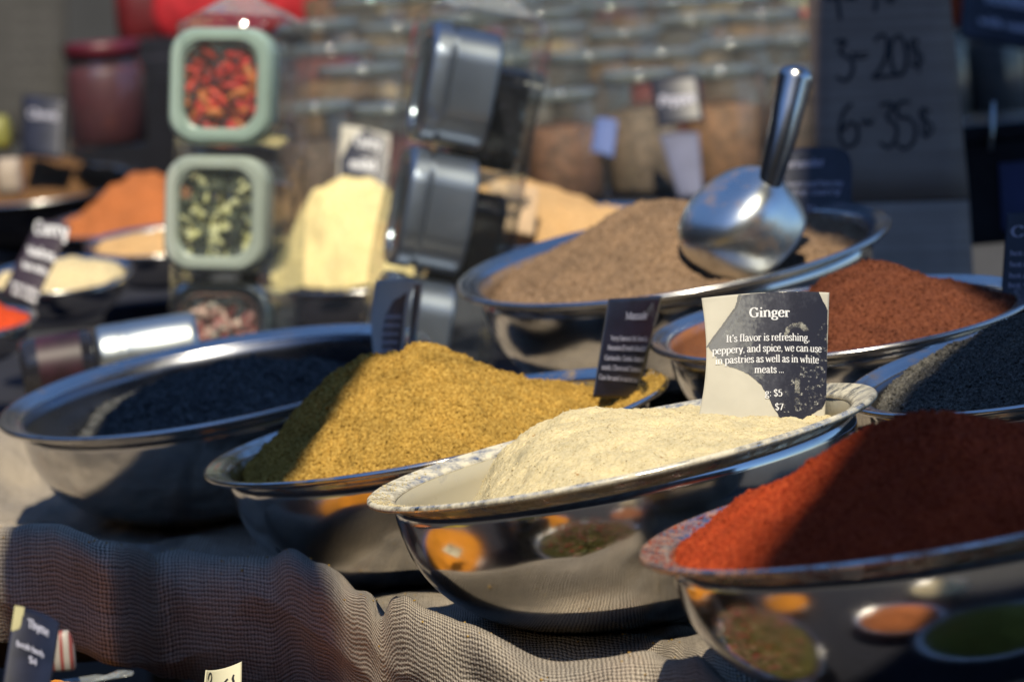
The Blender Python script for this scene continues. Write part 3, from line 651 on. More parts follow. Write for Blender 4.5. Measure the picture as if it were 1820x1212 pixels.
# ------------------------------------------------------------------ cards
class Card:
    """bent sheet seen between four photo corners (TL TR BR BL), each with its own distance"""
    def __init__(s, corners, bend=0.0, bow=0.0, thick=.0005):
        s.px = [np.array(c[:2], float) for c in corners]; s.w = [P(*c) for c in corners]
        TL, TR, BR, BL = s.w
        s.n = nrm(np.cross(TR - TL, BL - TL)); s.n = s.n if s.n @ F_ < 0 else -s.n     # towards the camera
        s.bend, s.bow, s.t = bend, bow, thick
        s.wid = np.linalg.norm(TR - TL); s.hei = np.linalg.norm(TL - BL)
        a = np.stack([s.px[1] - s.px[0], s.px[3] - s.px[0]], 1); s.inv = np.linalg.inv(a)
    def S(s, u, v, lift=0.0):
        u = np.asarray(u, float)[..., None]; v = np.asarray(v, float)[..., None]
        TL, TR, BR, BL = s.w
        p = (TL * (1 - u) + TR * u) * v + (BL * (1 - u) + BR * u) * (1 - v)
        k = s.bend * 4 * u * (1 - u) + s.bow * 4 * v * (1 - v)
        return p + s.n * (k + lift)
    def uv(s, q):
        r = (np.asarray(q, float) - s.px[0]) @ s.inv.T; return r[..., 0], 1 - r[..., 1]
    def sheet(s, name, mat, parent, m=28, shape=None):
        g = np.linspace(0, 1, m); U, V = np.meshgrid(g, g, indexing='ij')
        if shape: U, V = shape(U, V)
        a = s.S(U, V).reshape(-1, 3); b = s.S(U, V, -s.t).reshape(-1, 3); idx = np.arange(m*m).reshape(m, m)
        F = [tuple(q) for q in np.stack([idx[:-1, :-1], idx[1:, :-1], idx[1:, 1:], idx[:-1, 1:]], -1).reshape(-1, 4)]
        F += [tuple(q + m*m for q in f[::-1]) for f in F]
        rim = list(idx[:, 0]) + list(idx[-1, 1:]) + list(idx[::-1, -1][1:]) + list(idx[0, ::-1][1:-1])
        for k in range(len(rim)):
            i, j = rim[k], rim[(k+1) % len(rim)]; F.append((i, i + m*m, j + m*m, j))
        o = s.put(name, np.concatenate([a, b]), F, mat, parent); return o
    def put(s, name, V, F, mat, parent):
        inv = parent.matrix_world.inverted() if parent is not None else Matrix.Identity(4)
        A = np.array(inv); V = np.asarray(V, float) @ A[:3, :3].T + A[:3, 3]
        return obj(name, V, F, mat, parent)
    def film(s, name, mat, parent, poly, m=130, lift=.00025, holes=()):
        """thin printed layer inside a polygon given in photo px (ragged where torn)"""
        g = np.linspace(0, 1, m); U, V = np.meshgrid(g, g, indexing='ij'); c = .5 * (g[1] + g[0])
        Uc, Vc = np.meshgrid(.5*(g[1:]+g[:-1]), .5*(g[1:]+g[:-1]), indexing='ij')
        def inside(poly):
            q = np.array([s.uv(p) for p in poly]); r = np.zeros(Uc.shape, bool); x = Uc + .005 * fbm(Uc*18, Vc*18, 1., 4); y = Vc + .005 * fbm(Uc*18, Vc*18, 5., 4)
            for k in range(len(q)):
                (x1, y1), (x2, y2) = q[k-1], q[k]
                r ^= ((y1 > y) != (y2 > y)) & (x < (x2-x1) * (y-y1) / (y2-y1+1e-12) + x1)
            return r
        k = inside(poly)
        for h in holes: k &= ~inside(h)
        idx = np.arange(m*m).reshape(m, m)
        F = np.stack([idx[:-1, :-1], idx[1:, :-1], idx[1:, 1:], idx[:-1, 1:]], -1)[k]
        used = np.unique(F); mp = np.zeros(m*m, int); mp[used] = np.arange(len(used))
        VV = s.S(U, V, lift).reshape(-1, 3)[used]
        o = s.put(name, VV, mp[F], mat, parent)
        uv = o.data.uv_layers.new(name='print'); li = np.empty(len(o.data.loops), np.int32); o.data.loops.foreach_get('vertex_index', li)
        uv.data.foreach_set('uv', np.stack([U.ravel()[used], V.ravel()[used]], -1)[li].astype(np.float32).ravel())
        return o
    def ink(s, name, mat, parent, shapes, lift=.0006):
        V, F, o = [], [], 0
        for i, (v, f) in enumerate(shapes):
            uu, vv = s.uv(np.array(v)); V.append(s.S(uu, vv, lift + .000008 * (i % 20))); F += [tuple(q + o for q in ff) for ff in f]; o += len(v)
        return s.put(name, np.concatenate(V), F, mat, parent)
    def root(s, name, label, cat, group=None):
        c = s.S(.5, 0.0); TL, TR, BR, BL = s.w
        ex = nrm(BR - BL); ez = nrm(np.cross(ex, s.n)); ez = ez if ez[2] > 0 else -ez
        return empty(name, frame(c, ex, np.cross(ez, ex), ez), label, cat, group)
GC = 'printed cards standing in the spices'

# ginger card
cg = Card([(1247, 530, 2.545), (1474, 520, 2.565), (1466, 762, 2.535), (1236, 768, 2.515)], bend=.007)
def gshape(U, V):
    return U + (1 - U) ** 2 * (.055 * np.sin(np.pi * V) + .0) * 1.0, V
rt = cg.root('spice_card', 'worn dark card reading Ginger, its left side torn to bare paper', 'card', GC)
cg.sheet('card_sheet', PAPER, rt, 60, gshape)
z2 = lambda x, y: (1220 + x / 4.661, 500 + y / 4.661)
cg.film('printed_film', DUSTPRINT, rt, [z2(*q) for q in ((440,128),(400,240),(300,390),(172,556),(230,640),(300,700),(380,740),(450,765),(540,832),(600,890),(640,960),(680,1050),(730,1110),(760,1240),(1010,1240),(1020,1090),(1110,1040),(1148,960),(1160,500),(1166,240),(1120,150),(1088,98))], m=300)
cg.film('torn_edge', mat_plain('torn_paper_edge', (.16, .16, .16), .9), rt, [z2(*q) for q in ((440,128),(400,240),(300,390),(172,556),(150,565),(165,535),(280,380),(380,240),(415,128))], m=260, lift=.00018)
def mat_smear(name, col, scale, lo, hi):
    m, nt, ns, lk, b = newmat(name); tc = N(nt, 'TexCoord'); no = N(nt, 'TexNoise', Scale=float(scale), Detail=8.0, Roughness=.7); lk.new(tc.outputs['Object'], no.inputs['Vector'])
    r_ = ramp(nt, [(lo, (0, 0, 0)), (hi, (.8, .8, .8))]); lk.new(no.outputs['Fac'], r_.inputs['Fac']); tr = N(nt, 'BsdfTransparent'); b.inputs['Base Color'].default_value = (*col, 1); b.inputs['Roughness'].default_value = .95
    mx = N(nt, 'MixShader'); lk.new(r_.outputs['Color'], mx.inputs[0]); lk.new(tr.outputs[0], mx.inputs[1]); lk.new(b.outputs[0], mx.inputs[2]); lk.new(mx.outputs[0], ns['Material Output'].inputs['Surface']); return m
SMEAR = mat_smear('dust_smear', (.42, .41, .36), 95, .45, .62)
cg.film('dust_smear', SMEAR, rt, [z2(*q) for q in ((880,815),(925,830),(918,960),(905,1060),(872,1070),(868,960))], m=120, lift=.0004)
cg.film('dust_smear', SMEAR, rt, [z2(*q) for q in ((800,420),(860,370),(930,350),(995,410),(985,440),(910,400),(850,420),(790,500),(770,520))], m=120, lift=.0004)
cg.film('dust_smear', mat_smear('light_dust', (.40, .41, .41), 60, .50, .70), rt, [z2(*q) for q in ((440,240),(520,240),(560,380),(520,560),(600,720),(660,880),(560,810),(420,740),(290,680),(210,590),(300,440))], m=120, lift=.00035)
cg.film('dust_smear', mat_smear('fine_dust', (.5, .5, .47), 330, .56, .68), rt, [z2(*q) for q in ((930,700),(1150,300),(1155,900),(1130,1030),(1010,1090),(780,1100),(760,960))], m=120, lift=.00036)
sh = []
for s_, a, b, xh, bo in (('Ginger', (497,322), (835,318), 52, 1.15), ("It's flavor is refreshing,", (312,524), (1003,508), 40, 1.0), ('peppery, and spice, we can use', (203,620), (1108,590), 40, 1.0),
                     ('in pastries as well as in white', (226,702), (1083,682), 40, 1.0), ('meats ...', (536,782), (780,776), 40, 1.0), ('g: $5', (620,970), (765,966), 38, 1.0), ('$7', (702,1080), (772,1078), 38, 1.0)):
    sh += text_shapes(s_, z2(*a), z2(*b), xh / 4.661, bo)
cg.ink('lettering', TEXT, rt, sh)

# masala card
cm = Card([(1082, 531, 2.885), (1176, 526, 2.955), (1135, 712, 2.935), (1054, 706, 2.86)], bend=.003)
rt = cm.root('spice_card', 'dark card reading Massale in the mustard yellow masala', 'card', GC)
cm.sheet('card_sheet', INK, rt)
q3 = lambda x, y: (1040 + x / 5.05, 500 + y / 5.05)
sh = []
for s_, a, b, xh in (('Massale', (330,342), (535,332), 44), ('Very Famous Mix from La', (212,530), (560,520), 30), ('Reunion (French Island) of', (185,615), (552,605), 30), ('Coriander, Cumin, Mustard', (160,705), (540,695), 30),
                     ('seeds, Cloves and Turmeric', (135,790), (520,782), 30), ('Can be used in curries too', (115,878), (490,872), 30)):
    sh += text_shapes(s_, q3(*a), q3(*b), xh / 5.05, 1.25, skew=.1)
cm.ink('lettering', DIMTEXT, rt, sh)
scr = [pen([q3(x0, y0), q3(x0 + dx, y0 + dy)], .35, False) for x0, y0, dx, dy in ((540,290,30,-90),(560,300,25,-110),(585,310,20,-70),(600,330,28,-60),(520,280,40,-60),(615,380,20,-70),(600,390,20,-30),(625,400,35,-120),(575,260,25,-50),(640,330,18,-70))]
cm.ink('scratches', mat_plain('scratched_print', (.3, .32, .33), .8, bump=0), rt, scr, lift=.0008)
edge = [pen([(1175.2, 528), (1134.5, 708)], .9, False)]
cm.ink('worn_edge', mat_plain('worn_edge_paper', (.40, .36, .22), .8), rt, edge, lift=.0003)

# grey curled card between the black tea and the masala
cb = Card([(668, 499, 3.19), (738, 497, 3.24), (722, 668, 3.20), (672, 668, 3.15)], bend=.004, bow=-.006)
rt = cb.root('spice_card', 'worn grey card curled beside the black tea, lettering turned sideways', 'card', GC)
cb.sheet('card_sheet', GREYPAPER, rt)
cb.film('printed_film', INK, rt, [(690,560),(700,535),(726,520),(730,580),(722,660),(680,660)], m=90)
sh = []
for k, y in enumerate((566, 581, 596, 611, 626)): sh += text_shapes('mild and warm', (689 - k * 2.0, y), (722 - k * 1.6, y - 1), 5.5, 1.2)
cb.ink('lettering', DIMTEXT, rt, sh)
cb2 = Card([(737, 502, 3.25), (752, 505, 3.31), (741, 590, 3.29), (722, 660, 3.22)], bend=.002)
rt = cb2.root('spice_card', 'narrow pale strip of a card seen edge on behind the curled grey one', 'card', GC)
cb2.sheet('card_sheet', GREYPAPER, rt)
cb2.film('printed_film', INK, rt, [(736,505),(744,504),(738,560),(722,655)], m=60)

# rounded black card behind the scoop, and the card at the right edge
cc = Card([(1392, 262, 3.52), (1516, 262, 3.50), (1512, 425, 3.46), (1392, 425, 3.48)])
rt = cc.root('spice_card', 'black card with rounded corners behind the scoop handle', 'card', GC)
def rounder(U, V):
    x = (U - .5) * 2; y = (V - .5) * 2; m = np.maximum(np.abs(x), np.abs(y)) + 1e-9; p = 4.5
    r = m / (np.abs(x) ** p + np.abs(y) ** p + 1e-12) ** (1 / p); r = np.where(m < 1e-6, 1, r)
    return .5 + x * r * .5, .5 + y * r * .5
cc.sheet('card_sheet', INK, rt, 40, rounder)
sh = text_shapes('Coriander', (1385, 300), (1466, 296), 10, 1.2)
for s_, y, x0, x1 in (('sweet and lemony', 333, 1398, 1500), ('for curry', 348, 1410, 1496), ('$5', 377, 1436, 1452)): sh += text_shapes(s_, (x0, y), (x1, y - 2), 7, 1.1)
cc.ink('lettering', DIMTEXT, rt, sh)
ce = Card([(1789, 378, 2.99), (1925, 372, 2.97), (1910, 575, 2.94), (1776, 575, 2.96)])
rt = ce.root('spice_card', 'dark card in the reddish brown chili at the right edge', 'card', GC)
ce.sheet('card_sheet', INK, rt)
sh = text_shapes('Chili', (1797, 422), (1875, 418), 13, 1.1)
for k, y in enumerate((455, 475, 495, 512)): sh += text_shapes('hot and smoky', (1796 - k, y), (1890, y - 3), 6, 1.1)
ce.ink('lettering', DIMTEXT, rt, sh)

# ------------------------------------------------------------------ cardboard price sign
def mat_cardboard():
    m, nt, ns, lk, b = newmat('corrugated_cardboard')
    tc = N(nt, 'TexCoord'); mp = N(nt, 'Mapping'); mp.inputs['Scale'].default_value = (3, 3, 150); lk.new(tc.outputs['Object'], mp.inputs['Vector'])
    n1 = N(nt, 'TexNoise', Scale=1.0, Detail=3.0); lk.new(mp.outputs[0], n1.inputs['Vector'])
    n2 = N(nt, 'TexNoise', Scale=14.0, Detail=5.0); lk.new(tc.outputs['Object'], n2.inputs['Vector'])
    r = ramp(nt, [(.3, (.30, .225, .18)), (.7, (.42, .325, .265))]); lk.new(n1.outputs['Fac'], r.inputs['Fac'])
    r2 = ramp(nt, [(.3, (.85, .85, .85)), (.7, (1.1, 1.1, 1.1))]); lk.new(n2.outputs['Fac'], r2.inputs['Fac'])
    mx = N(nt, 'MixRGB', blend_type='MULTIPLY'); mx.inputs[0].default_value = 1; lk.new(r.outputs[0], mx.inputs[1]); lk.new(r2.outputs[0], mx.inputs[2])
    lk.new(mx.outputs[0], b.inputs['Base Color']); b.inputs['Roughness'].default_value = .85; b.inputs['Specular IOR Level'].default_value = .2
    bp = N(nt, 'Bump', Strength=.5, Distance=.002); lk.new(n1.outputs['Fac'], bp.inputs['Height']); lk.new(bp.outputs['Normal'], b.inputs['Normal'])
    return m
CARDBOARD = mat_cardboard()
cs = Card([(1430, -75, 3.98), (1682, -80, 3.95), (1722, 352, 3.90), (1458, 360, 3.93)], thick=.004)
rt = cs.root('cardboard_sign', 'brown cardboard sign with handwritten prices 3 for 20$ and 6 for 35$', 'sign')
cs.sheet('panel', CARDBOARD, rt, 8)
cf = Card([(1459, 363, 3.93), (1722, 356, 3.90), (1732, 520, 3.84), (1470, 528, 3.87)], thick=.004)
cf.sheet('lower_flap', CARDBOARD, rt, 8)
k5 = lambda x, y: (1440 + x / 4.04, y / 4.04)
hw = []
def hand(pts, w=3.2, sm_=True): hw.append(pen([k5(*q) for q in pts], w, sm_))
hand([(130,-60),(120,-5),(200,-10)]); hand([(190,-70),(205,60),(215,150)]); hand([(240,-5),(330,-12)]); hand([(250,0),(290,-2),(330,5)], 2.2)
hand([(410,-60),(460,-70),(475,-20),(462,95)]); hand([(560,-30),(540,5),(590,15),(600,-20),(560,-40)], 2.4); hand([(575,-60),(580,40)], 1.6)
hand([(175,310),(250,305),(215,385),(290,440),(300,520),(255,590),(185,565)]); hand([(290,395),(340,400),(410,390)], 2.0); hand([(300,420),(350,430),(410,420)], 1.6); hand([(330,380),(345,440)], 1.4)
hand([(460,310),(495,265),(540,280),(545,380),(500,500),(445,570),(520,560),(640,548)]); hand([(620,265),(575,330),(575,470),(615,550),(665,520),(680,400),(655,290),(620,262)])
hand([(770,310),(720,300),(705,350),(770,390),(790,450),(750,490),(710,470)], 2.2); hand([(745,280),(770,540)], 1.7); hand([(715,290),(735,500)], 1.5)
hand([(295,755),(240,810),(210,930),(225,1030),(280,1060),(330,1010),(330,920),(275,890),(225,950)]); hand([(350,875),(400,885),(450,868)], 2.0); hand([(360,900),(450,895)], 1.7, False); hand([(390,860),(400,910)], 1.4)
hand([(490,765),(580,760),(540,860),(600,910),(600,1000),(550,1070),(490,1035)]); hand([(700,745),(620,755),(615,850),(690,860),(735,930),(715,1040),(650,1080),(605,1045)])
hand([(840,820),(790,800),(765,850),(825,890),(855,940),(815,990),(775,970)], 2.2); hand([(800,780),(815,1010)], 1.7); hand([(775,790),(790,1000)], 1.5)
cs.ink('handwriting', MARKER, rt, hw, lift=.0008)

# ------------------------------------------------------------------ square canisters with window lids
def img_axes(lean_deg, yaw_deg):
    """upright axes leaning in the picture plane, front turned by yaw (front = the -y side)"""
    up = UP * math.cos(R_(lean_deg)) + RT * math.sin(R_(lean_deg))
    v = nrm(F_ - (F_ @ up) * up); s = np.cross(v, up)            # v away from us, s to the right
    a = R_(yaw_deg); front = -v * math.cos(a) + s * math.sin(a); ey = -front; ex = np.cross(ey, up)
    return ex, ey, up
CW, CH, CD, CL = .118, .127, .082, .030
def canister(label, group, M, body_mat, lid_mat, cr_=.024, seam=.003):
    root = empty('square_canister', M, label, 'canister', group)
    def ring(w, h, r, y): o = rbox_outline(w, h, r); return np.stack([o[:, 0], np.full(len(o), y), o[:, 1] + CH / 2], 1)
    # body: open rounded box, its mouth towards -y
    sec = [ring(CW-.018, CH-.018, cr_, CL-.002), ring(CW-.018, CH-.018, cr_, CL+seam), ring(CW-.004, CH-.004, cr_+.004, CL+seam+.003), ring(CW-.004, CH-.004, cr_+.004, CL+CD-.006), ring(CW-.008, CH-.008, cr_+.003, CL+CD-.002), ring(CW-.014, CH-.014, cr_, CL+CD)]
    V, F = loft(sec, cap0=False); inn = [ring(CW-.014, CH-.014, .021, CL), ring(CW-.014, CH-.014, .021, CL+CD-.006)]
    V2, F2 = loft(inn, cap0=False); bo = obj('body', *join([(V, F), (V2, [f[::-1] for f in F2])]), body_mat, root); bo.data.set_sharp_from_angle(angle=R_(24))
    # lid: frame with a raised bead round a square window
    prof = [(0, .0, .030), (.000, .010, .032), (.003, .003, .030), (.008, .0, .028), (.013, .0, .026), (.016, .004, .024), (.019, .006, .022), (.020, .012, .021)]
    lr = cr_ + .006
    secs = [ring(CW, CH, lr, CL), ring(CW, CH, lr, .008), ring(CW-.004, CH-.004, lr, .003), ring(CW-.010, CH-.010, lr-.001, .0), ring(CW-.026, CH-.026, .026, .0), ring(CW-.030, CH-.030, .025, .003), ring(CW-.034, CH-.034, .024, .004), ring(CW-.036, CH-.036, .023, .010)]
    V, F = loft(secs, cap0=False, cap1=False); lid = obj('lid', V, F, lid_mat, root); lid.data.set_sharp_from_angle(angle=R_(24))
    o = rbox_outline(CW-.0362, CH-.0362, .023); V = np.concatenate([np.stack([o[:, 0], np.full(len(o), y), o[:, 1] + CH/2], 1) for y in (.006, .0072)])
    n = len(o); F = [tuple(range(n))[::-1], tuple(range(n, 2*n))] + [(k, (k+1) % n, n+(k+1) % n, n+k) for k in range(n)]
    obj('window', V, F, WINDOW, lid, smooth=False)
    return root
def bits(M, label, mats, cat, n, size, fill=.94, name='dried_spice', el=2.2, flat=.5):
    """loose pieces lying inside a canister behind its window (one heap)"""
    ico_u = np.linspace(0, np.pi, 5); V, F, sl = [], [], []; o = 0
    uvs = [(t, p) for t in ico_u for p in np.linspace(0, 2*np.pi, 6, endpoint=False)]
    base = np.array([(math.sin(t)*math.cos(p), math.sin(t)*math.sin(p), math.cos(t)) for t, p in uvs])
    bf = [(i*6+j, i*6+(j+1) % 6, (i+1)*6+(j+1) % 6, (i+1)*6+j) for i in range(4) for j in range(6)]
    for k in range(n):
        A = np.linalg.qr(rng.normal(size=(3, 3)))[0]; s = size * rng.uniform(.7, 1.3)
        lay = rng.random()
        p = np.array([rng.uniform(-.045, .045), rng.uniform(.009 + s * .6, .03), .012 + rng.uniform(0, fill) * (CH - .03)])
        v = base * np.array([s * flat, s, s * el]) ; v = v + .25 * s * vnoise(v[:, 0]*300+k, v[:, 1]*300, v[:, 2]*300)[:, None]
        v = v @ A.T + p; v[:, 0] = np.clip(v[:, 0], -.049, .049); v[:, 1] = np.clip(v[:, 1], .0085, .095); v[:, 2] = np.clip(v[:, 2], .011, CH - .011)
        V.append(v); F += [tuple(q + o for q in f) for f in bf]; sl += [k % len(mats)] * len(bf); o += len(v)
    b = obj(name, np.concatenate(V), F, mats, slots=sl); b.matrix_world = M
    tag(b, label, cat); return b
# left stack: lids face the stall front
LID_GREEN = mat_plain('pale_green_lid', (.36, .47, .42), .22, var=.05, bump=0)
LID_GREY = mat_plain('grey_green_lid', (.42, .47, .42), .24, var=.05, bump=0)
LID_STEEL = mat_steel('lid_steel', col=(.5, .52, .5), rough=.2)
exl, eyl, upl = img_axes(1.5, -13)
MP = lambda n, c, r=.5: mat_plain(n, c, r, var=.25, scale=90)
chili = [MP('chili_red', (.62, .03, .03)), MP('chili_bright', (.78, .06, .035)), MP('chili_dark', (.20, .012, .012)), MP('chili_orange', (.62, .16, .03))]
herb = [MP('bud_pale', (.72, .66, .38)), MP('herb_dark', (.05, .06, .04)), MP('bud_yellow', (.66, .6, .28)), MP('herb_grey', (.14, .15, .11)), MP('herb_black', (.025, .03, .03))]
pink = [MP('petal_pink', (.62, .25, .24)), MP('petal_pale', (.72, .45, .40)), MP('petal_red', (.45, .08, .08)), MP('petal_white', (.75, .62, .56))]
GS = 'square canisters stacked on their sides'
for (px, py), lidm, lab, ml, blab, nm, cat, nn, sz in (
        ((386, 256), LID_GREEN, 'canister with pale green lid showing red chilies, topmost of the left stack', chili, 'dried red chilies seen through the topmost green lid window', 'dried_chili', 'dried chili', 150, .0065),
        ((377, 484), LID_GREY, 'canister with grey green lid showing pale buds, middle of the left stack', herb, 'pale yellow buds and dark herbs behind the middle lid window', 'dried_bud', 'dried herb', 150, .0074),
        ((383, 708), LID_STEEL, 'canister with pink petals inside, bottom of the left stack behind the lying jar', pink, 'pink dried petals in the bottom canister of the left stack', 'dried_petal', 'dried petal', 130, .007)):
    M = frame(P(px, py, 3.92) , exl, eyl, upl)
    canister(lab, GS, M, CLEAR if nm != 'dried_petal' else CLEAR, lidm)
    bits(M, blab, ml, cat, nn, sz, name=nm)
# right stack: lids face left, seen from the side, leaning
DARKSTEEL = mat_steel('canister_steel', col=(.46, .51, .60), rough=.33, smear=.05)
exr, eyr, upr = img_axes(10.5, -80)
base_r = P(706, 700, 3.80); SQ = .66; off_r = eyr * (-(CD + CL) / 2 * SQ)
for k, lab in enumerate(('steel canister at the bottom of the leaning stack, mostly hidden by the yellow mound', 'steel canister in the middle of the leaning bagged stack', 'steel canister topmost in the leaning stack, under the knotted bag')):
    canister(lab, 'steel canisters in the leaning bag', frame(base_r + upr * (k * (CH + .006)) + off_r, exr, eyr * SQ, upr), DARKSTEEL, DARKSTEEL, cr_=.034, seam=.006)
canister('black canister behind the topmost steel canister of the leaning stack', 'steel canisters in the leaning bag', frame(P(842, 302, 3.93) + off_r, exr, eyr * SQ, upr * .92), GLASSDARK, GLASSDARK, cr_=.022)
canister('black canister lower down behind the leaning steel stack', 'steel canisters in the leaning bag', frame(P(800, 522, 3.93) + off_r, exr, eyr * SQ, upr * .92), GLASSDARK, GLASSDARK, cr_=.022)

def bag(name, label, M, w, d, h, y0, top, seed, r=.03):
    """clear film sleeve round a stack, gathered into a knot on top"""
    secs = []; hs = list(np.linspace(.0, 1, 26)) + [1.03, 1.07, 1.11, 1.15, 1.19, 1.23, 1.27]
    for t in hs:
        o = rbox_outline(w, d, r, 10); ang = np.arctan2(o[:, 1], o[:, 0])
        q = max(0, t - 1) / .2
        f = 1 if q == 0 else (max(.09, 1 - 1.05 * q) if q < .95 else .09 + .9 * (q - .95))
        wob = 1 + (.02 + .22 * min(1, q) * (1 - .3 * min(1, q))) * np.sin(ang * 9 + seed) * (1 if q else .6) + .018 * fbm(o[:, 0] * 30 + t * 3, o[:, 1] * 30 + t * 8, seed, 3)
        z = t * h if t <= 1 else h + (t - 1) / .27 * top
        secs.append(np.stack([o[:, 0] * f * wob, y0 + o[:, 1] * f * wob, np.full(len(o), z) + .004 * fbm(o[:, 0]*40, o[:, 1]*40, t*9+seed, 2)], 1))
    ns_ = hs.index(1.03); V, F = loft(secs[:ns_ + 1], cap0=False, cap1=False); b = obj(name, V, F, BAG); b.matrix_world = M
    V, F = loft(secs[ns_:], cap0=False, cap1=False); obj('gathered_top', V, F, KNOT, b)
    tag(b, label, 'bag', 'clear bags round the canister stacks'); return b
bag('clear_bag', 'clear plastic bag tied round the stack of green lidded canisters', frame(P(383, 708, 3.92) + exl * .004, exl, eyl, upl), CW + .010, CD + CL + .020, 3 * CH + .030, (CD + CL) / 2, .055, 1.3)
bag('clear_bag', 'clear plastic bag knotted over the leaning stack of steel canisters', frame(base_r + eyr * .02, exr, eyr, upr), CW + .05, .132, 3 * CH + .022, .0, .062, 4.1)

# ------------------------------------------------------------------ jar lying behind the black tea
ax = nrm(RT * math.cos(R_(9)) + UP * math.sin(R_(9)) + F_ * .10); bx = nrm(np.cross(ax, UP)); by = np.cross(bx, ax)
jr = empty('lying_jar', frame(P(40, 664, 3.62), by, -bx, ax) , 'dark glass jar with steel lid lying on its side behind the black tea', 'jar')
rj = .034
V, Fq, _ = lathe([(0, 0), (rj*.8, 0), (rj*.96, .003), (rj, .010), (rj, .070), (rj*.9, .076), (0, .076)], 64); obj('glass', V, Fq, GLASSDARK, jr)
V, Fq, _ = lathe([(rj*.93, .078), (rj*1.02, .079), (rj*1.05, .083), (rj*1.05, .103), (rj*1.03, .105), (rj*1.05, .107), (rj*1.05, .172), (rj*1.0, .178), (rj*.9, .180), (0, .178)], 64); lidj = obj('lid', V, Fq, mat_steel('jar_lid_steel', col=(.62, .66, .64), rough=.32, smear=.05), jr)
V, Fq, _ = lathe([(rj*1.005, .018), (rj*1.005, .062)], 64); obj('label_band', V, Fq, mat_plain('jar_label', (.03, .008, .015), .5, var=.6, scale=30), jr)

# ------------------------------------------------------------------ scoop in the coriander
def scoop():
    D = 3.24; c = P(1322, 410, D); r = .057
    hdir = nrm(RT * .20 + UP * .92 + F_ * .05)                # handle rises to the upper right
    openn = nrm(RT * .58 - UP * .66 + F_ * .42)               # mouth looks down and away
    a = nrm(np.cross(openn, hdir)); b = np.cross(openn, a)
    root = empty('steel_scoop', frame(c - UP * r, RT, F_, UP), 'rounded steel scoop with thick handle stuck in the brown coriander', 'scoop')
    inv = np.array(root.matrix_world.inverted())
    loc = lambda V: np.asarray(V) @ inv[:3, :3].T + inv[:3, 3]
    secs = []
    for rad, s in ((r, 1), (r - .0015, -1)):
        ts = np.linspace(.02, R_(112), 26); ts = ts if s == 1 else ts[::-1]
        for t in ts:
            ang = np.linspace(0, 2*np.pi, 56, endpoint=False)
            ct, st_ = math.cos(t), math.sin(t); ct = math.copysign(abs(ct) ** .55, ct) if ct > 0 else ct * 1.25; st_ = abs(st_) ** .72
            secs.append(c - openn * rad * .82 * ct + rad * .98 * st_ * (np.cos(ang)[:, None] * a + np.sin(ang)[:, None] * b))
    V, F = loft(secs, True, True); obj('bowl', loc(V), F, mat_steel('scoop_steel', col=(.72, .76, .76), rough=.26, smear=.14, dust=(.30, .21, .14), cover=.16, dscale=22), root)
    p0 = P(1362, 348, D - .03); p1 = P(1392, 235, D - .03); p2 = P(1412, 146, D - .02)
    pts = [p0 - (p1 - p0) * .15, p0, p0 + (p1-p0)*.4, p1, p1 + (p2-p1)*.5, p2, p2 + (p2-p1)*.10, p2 + (p2-p1)*.2, p2 + (p2-p1)*.27, p2 + (p2-p1)*.30]
    V, F = tube(pts, [.0095, .0095, .0115, .0135, .0145, .0158, .0162, .0140, .0088, .001], 28)
    obj('handle', loc(V), F, mat_steel('handle_steel', col=(.46, .47, .49), rough=.20), root)
    return root
scoop()

# ------------------------------------------------------------------ bowls of spice further back (blurred)
GB = 'blurred bowls of spice at the back'
def back_bowl(cx, cy, D, a, th, ratio, blabel, hlabel, mat, prof, inner=None, outer=None, fall=1.5, amp=.05):
    B = make_bowl(cx, cy, D, a, th, ratio, blabel, GB, inner=inner or DULL_IN, outer=outer, seg=72)
    BOWLS.pop()
    heap(B, hlabel, mat, prof, n=110, amp=amp, fine=.01, fall=fall, group='blurred heaps at the back')
    return B
dome = lambda h, u=0.0: [(-.98, -.12), (u-.55, h*.35), (u-.25, h*.85), (u, h), (u+.25, h*.85), (u+.55, h*.35), (.98, -.12)]
back_bowl(640, 488, 4.50, 180, 4, .17, 'steel bowl of bright yellow curry between the two canister stacks', 'bright sunlit yellow curry powder mounded high', YELLOW, [(-.97,-.08),(-.82,.10),(-.62,.50),(-.36,.84),(-.05,1.02),(.25,.96),(.5,.70),(.97,0)], fall=1.5, amp=.06)
back_bowl(985, 402, 4.30, 215, 6, .16, 'steel bowl of peach coloured powder behind the coriander bowl', 'peach coloured powder sloping down to the right', PEACH, [(-.98,.0),(-.75,.28),(-.5,.42),(-.32,.44),(-.1,.34),(.2,.18),(.5,.08),(.97,-.05)], fall=2.0)
back_bowl(285, 428, 4.6, 135, 5, .2, 'small steel bowl of golden orange powder left of the canisters', 'golden orange powder nearly level with its rim', PEACH, dome(.1))
back_bowl(105, 488, 4.25, 132, 5, .24, 'grey steel bowl of cream powder behind the tilted purple grey card', 'cream powder heap in the grey bowl at the left', CREAM, dome(.16, .15))
back_bowl(-62, 572, 3.95, 128, 6, .2, 'steel bowl of vivid red chili cut off by the left edge', 'vivid red orange chili heap at the left edge', RED, dome(.42, -.05))
back_bowl(262, 388, 5.1, 190, 7, .15, 'dark bowl of rust orange masala behind the golden powder', 'rust orange masala heap left of the red chili canister', ORANGE, [(-.98,-.1),(-.62,.06),(-.35,.28),(-.1,.42),(.15,.44),(.5,.2),(.98,-.1)], outer=GLASSDARK)
back_bowl(70, 330, 5.6, 190, 7, .16, 'dark bowl of brown spice under the navy card at the far left', 'brown spice heap at the far left', BROWN, dome(.28), outer=GLASSDARK)
back_bowl(585, 300, 6.0, 130, 6, .16, 'dark bowl of brown spice beyond the bright yellow curry', 'low brown heap beyond the bright yellow curry', BROWN, dome(.22), outer=GLASSDARK)

